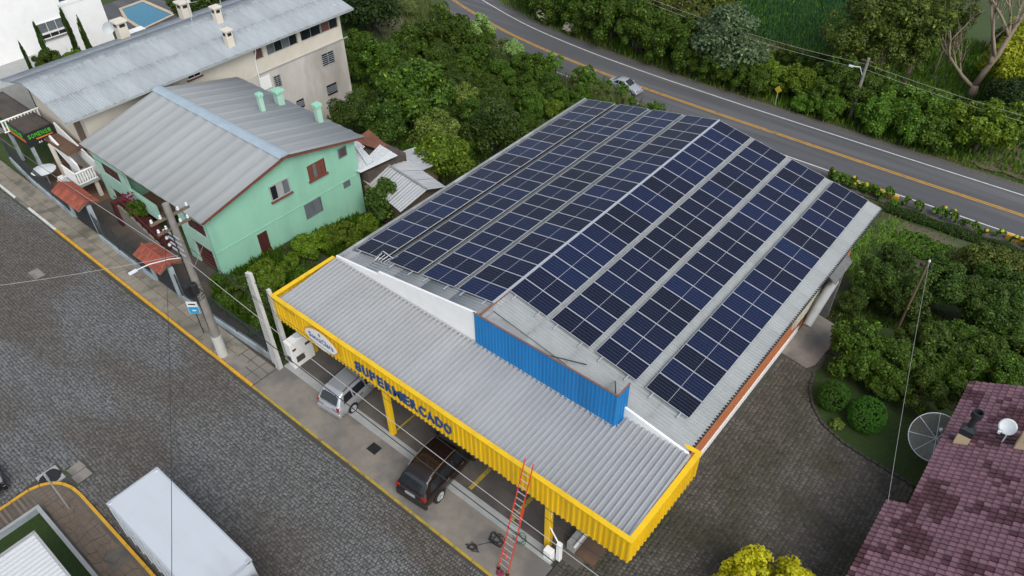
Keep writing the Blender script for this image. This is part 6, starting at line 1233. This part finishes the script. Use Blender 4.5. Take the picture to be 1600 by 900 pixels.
scatter('verge_weeds', offroad(rect(14000, -60, 22, 28, 55), -7.5, -4.2), 'leaf_weed', .4, .03, 'green weeds on the near road verge')
scatter('far_verge_grass', offroad(rect(34000, -60, 25, 40, 60), 4.2, 7.5), 'leaf_weed', .5, .025, 'grass strip along the far side of the road')
scatter('far_undergrowth', offroad(rect(60000, -60, 30, 44, 75), 5.5, 30), 'leaf_bush2', .6, .06, 'undergrowth beneath the trees beyond the road')
scatter('grove_grass', patchy(rect(26000, -45, -10, 7, 36), .4, -.5), 'leaf_weed', .35, .035, 'grass under the grove of fruit trees')
P_ = rect(24000, 9.8, 24, 12.5, 35); scatter('orchard_grass', patchy(P_[(P_[:,1] < 27) | (P_[:,0] > 14)], .5, -.3), 'leaf_orch', .3, .035, 'grass under the orchard right of the market')
scatter('rear_garden_plants', patchy(rect(20000, -18.2, -10.3, -5.8, 6), .9, -1.1), 'leaf_orch', .5, .05, 'low leafy plants between fence and green house')
P_ = rect(30000, -34, 0, 56, 90); scatter('crop_field', P_[(P_[:,0] < -7+.15*(P_[:,1]-56)) & (P_[:,1] > 57)], 'leaf_crop', .7, .08, 'dense green crop field at the top of the photo')
scatter('meadow', rect(9000, 8, 40, 62, 95), 'leaf_lime', .4, .04, 'bright yellow green meadow in the upper right corner')
scatter('kerb_weeds', np.concatenate([rect(500, -30, -10.5, -8.32, -8.18), rect(500, -39, -31, -8.3, -7.95), rect(220, -13, -11, -16.7, -16.2)]), 'leaf_weed', .14, .02, 'small weeds growing along the kerb')
scatter('lawn_grass', rect(14000, -11.2, -2, -21, -18.3)*1.0, 'leaf_topiary', .5, .012, 'short grass of the corner lawn') if False else None
# vegetable patch, corn, hedge and sunflowers
P_ = []
for r in range(9):
    for k in range(34): P_.append((9.6+r*.42+random.uniform(-.1,.1)+.02*k, 28.0+k*.165+random.uniform(-.08,.08)))
P_ = np.array(P_); P_ = P_[RNG.random(len(P_)) > .25]
leafp = crown('leafy_plant', 77, 'leaf_bush2', nc=8, cr=.5, nl=120, ls=.3, vz=.8, shell=(.2,.6))
sel = sorted(P_.tolist(), key=lambda q: q[1])[:150]
for x, y in sel:
    o = bpy.data.objects.new('vegetable_plant', leafp); COL.objects.link(o); o.location = (x,y,TZ(x,y)+.08); s = random.uniform(.16,.27); o.scale = (s,s,s); o.rotation_euler.z = random.random()*6; tag(o, 'leafy vegetable plant in the patch behind the market', 'plant', 'vegetable plants in the patch')
cornm = []
for v in range(3):
    b = MB(); g = random.Random(v); b.tube([(0,0,-.1),(0,0,1.5)], [.02,.012], 5)
    for k in range(11):
        a = k*2.4+g.uniform(-.3,.3); z = .25+k*.115; L = .5*g.uniform(.7,1.1); ca, sa = math.cos(a), math.sin(a); w_ = .04
        P = [(0,0,z),(ca*L*.45,sa*L*.45,z+.22),(ca*L,sa*L,z+.08)]
        b.add([(P[0][0]-sa*w_*.5,P[0][1]+ca*w_*.5,P[0][2]),(P[0][0]+sa*w_*.5,P[0][1]-ca*w_*.5,P[0][2]),(P[1][0]+sa*w_,P[1][1]-ca*w_,P[1][2]),(P[2][0],P[2][1],P[2][2]),(P[1][0]-sa*w_,P[1][1]+ca*w_,P[1][2])], [(0,1,2,4),(4,2,3)])
    cornm.append(b.mesh('corn', 'leaf_bush2'))
for k in range(150):
    x, y = random.uniform(8.3,10.1), random.uniform(19.8,31); o = bpy.data.objects.new('corn_plant', random.choice(cornm)); COL.objects.link(o); o.location = (x,y,TZ(x,y)); s = random.uniform(.5,.75); o.scale = (s,s,s); o.rotation_euler.z = random.random()*6; tag(o, 'corn plant in the strip along the market wall', 'plant', 'corn plants beside the market wall')
hd = thing('low_hedge', (14.5,34.6,-5), 'low dark green hedge between vegetable patch and road', 'hedge'); g = np.random.default_rng(4); n = 26000
hx = g.uniform(7.6, 25, n); hc_ = np.interp(hx, [7.6,12,17,25], [34.3,34.5,34.6,35.2]); a = g.uniform(0, math.pi, n); rr_ = .45*g.uniform(.75, 1.05, n)*(1+.15*np.sin(hx*2.1)); py_ = hc_+rr_*np.cos(a)*1.15; pz_ = terr(hx, py_)+rr_*np.sin(a)*1.2+.02
nr = np.stack([g.normal(0,.4,n), np.cos(a), np.sin(a)+.3], 1)+g.normal(0,.4,(n,3)); nr /= np.linalg.norm(nr, axis=1)[:, None]; t_ = np.cross(nr, g.normal(size=(n,3))); t_ /= np.linalg.norm(t_, axis=1)[:, None]; s_ = np.cross(nr, t_); sz = .055*g.uniform(.6,1.4,n)[:, None]; p_ = np.stack([hx, py_, pz_], 1)-np.array([14.5,34.6,-5])
inst('foliage', npmesh('foliage', np.stack([p_-t_*sz, p_+s_*sz*.6, p_+t_*sz, p_-s_*sz*.6], 1).reshape(-1,3), np.arange(n*4).reshape(-1,4), 'leaf_hedge'), hd)
b = MB()
for x in np.arange(7.8,25,.5): y = float(np.interp(x, [7.6,12,17,25], [34.3,34.5,34.6,35.2])); b.tube([(x,y,TZ(x,y)-.1),(x+.1,y,TZ(x,y)+.4)], .02, 4)
b.build('stems', 'bark', hd)
fl = crown('leaves', 91, 'leaf_bush2', nc=8, cr=.4, nl=150, ls=.24, vz=1.0, shell=(.2,.7))
b = MB(); b.lathe([(.02,.02),(.12,.03),(.05,.05)], (0,0,0), 8); b.lathe([(.1,.0),(.2,.03),(.12,.045)], (0,0,-.01), 10); flower_me = b.mesh('flower_head', 'petal_yellow'); b = MB(); b.tube([(0,0,-.1),(0,0,1)], .02, 5); stem_me = b.mesh('stem', 'bark')
rs = random.Random(11)
for k in range(34):
    x = (3.0+k*.22 if k < 20 else 7.4+(k-20)*.78)+rs.uniform(-.2,.2); y = 35.75+rs.uniform(-.35,.3); h = rs.uniform(.55,1.15); z = TZ(x,y)-.05
    t = thing('sunflower', (x,y,z), 'sunflower plant on the verge behind the market roof', 'plant', 'sunflowers along the near road verge'); inst('stem', stem_me, t, (0,0,0), (0,0,0), (1,1,h)); s = rs.uniform(.3,.5); inst('leaves', fl, t, (0,0,h*.55), (0,0,rs.random()*6), (s,s,h*.5)); rs.random() < .5 and inst('flower_head', flower_me, t, (.03,-.05,h), (rs.uniform(.2,.9), rs.uniform(-.4,.4), 0), (.55,.55,.8))
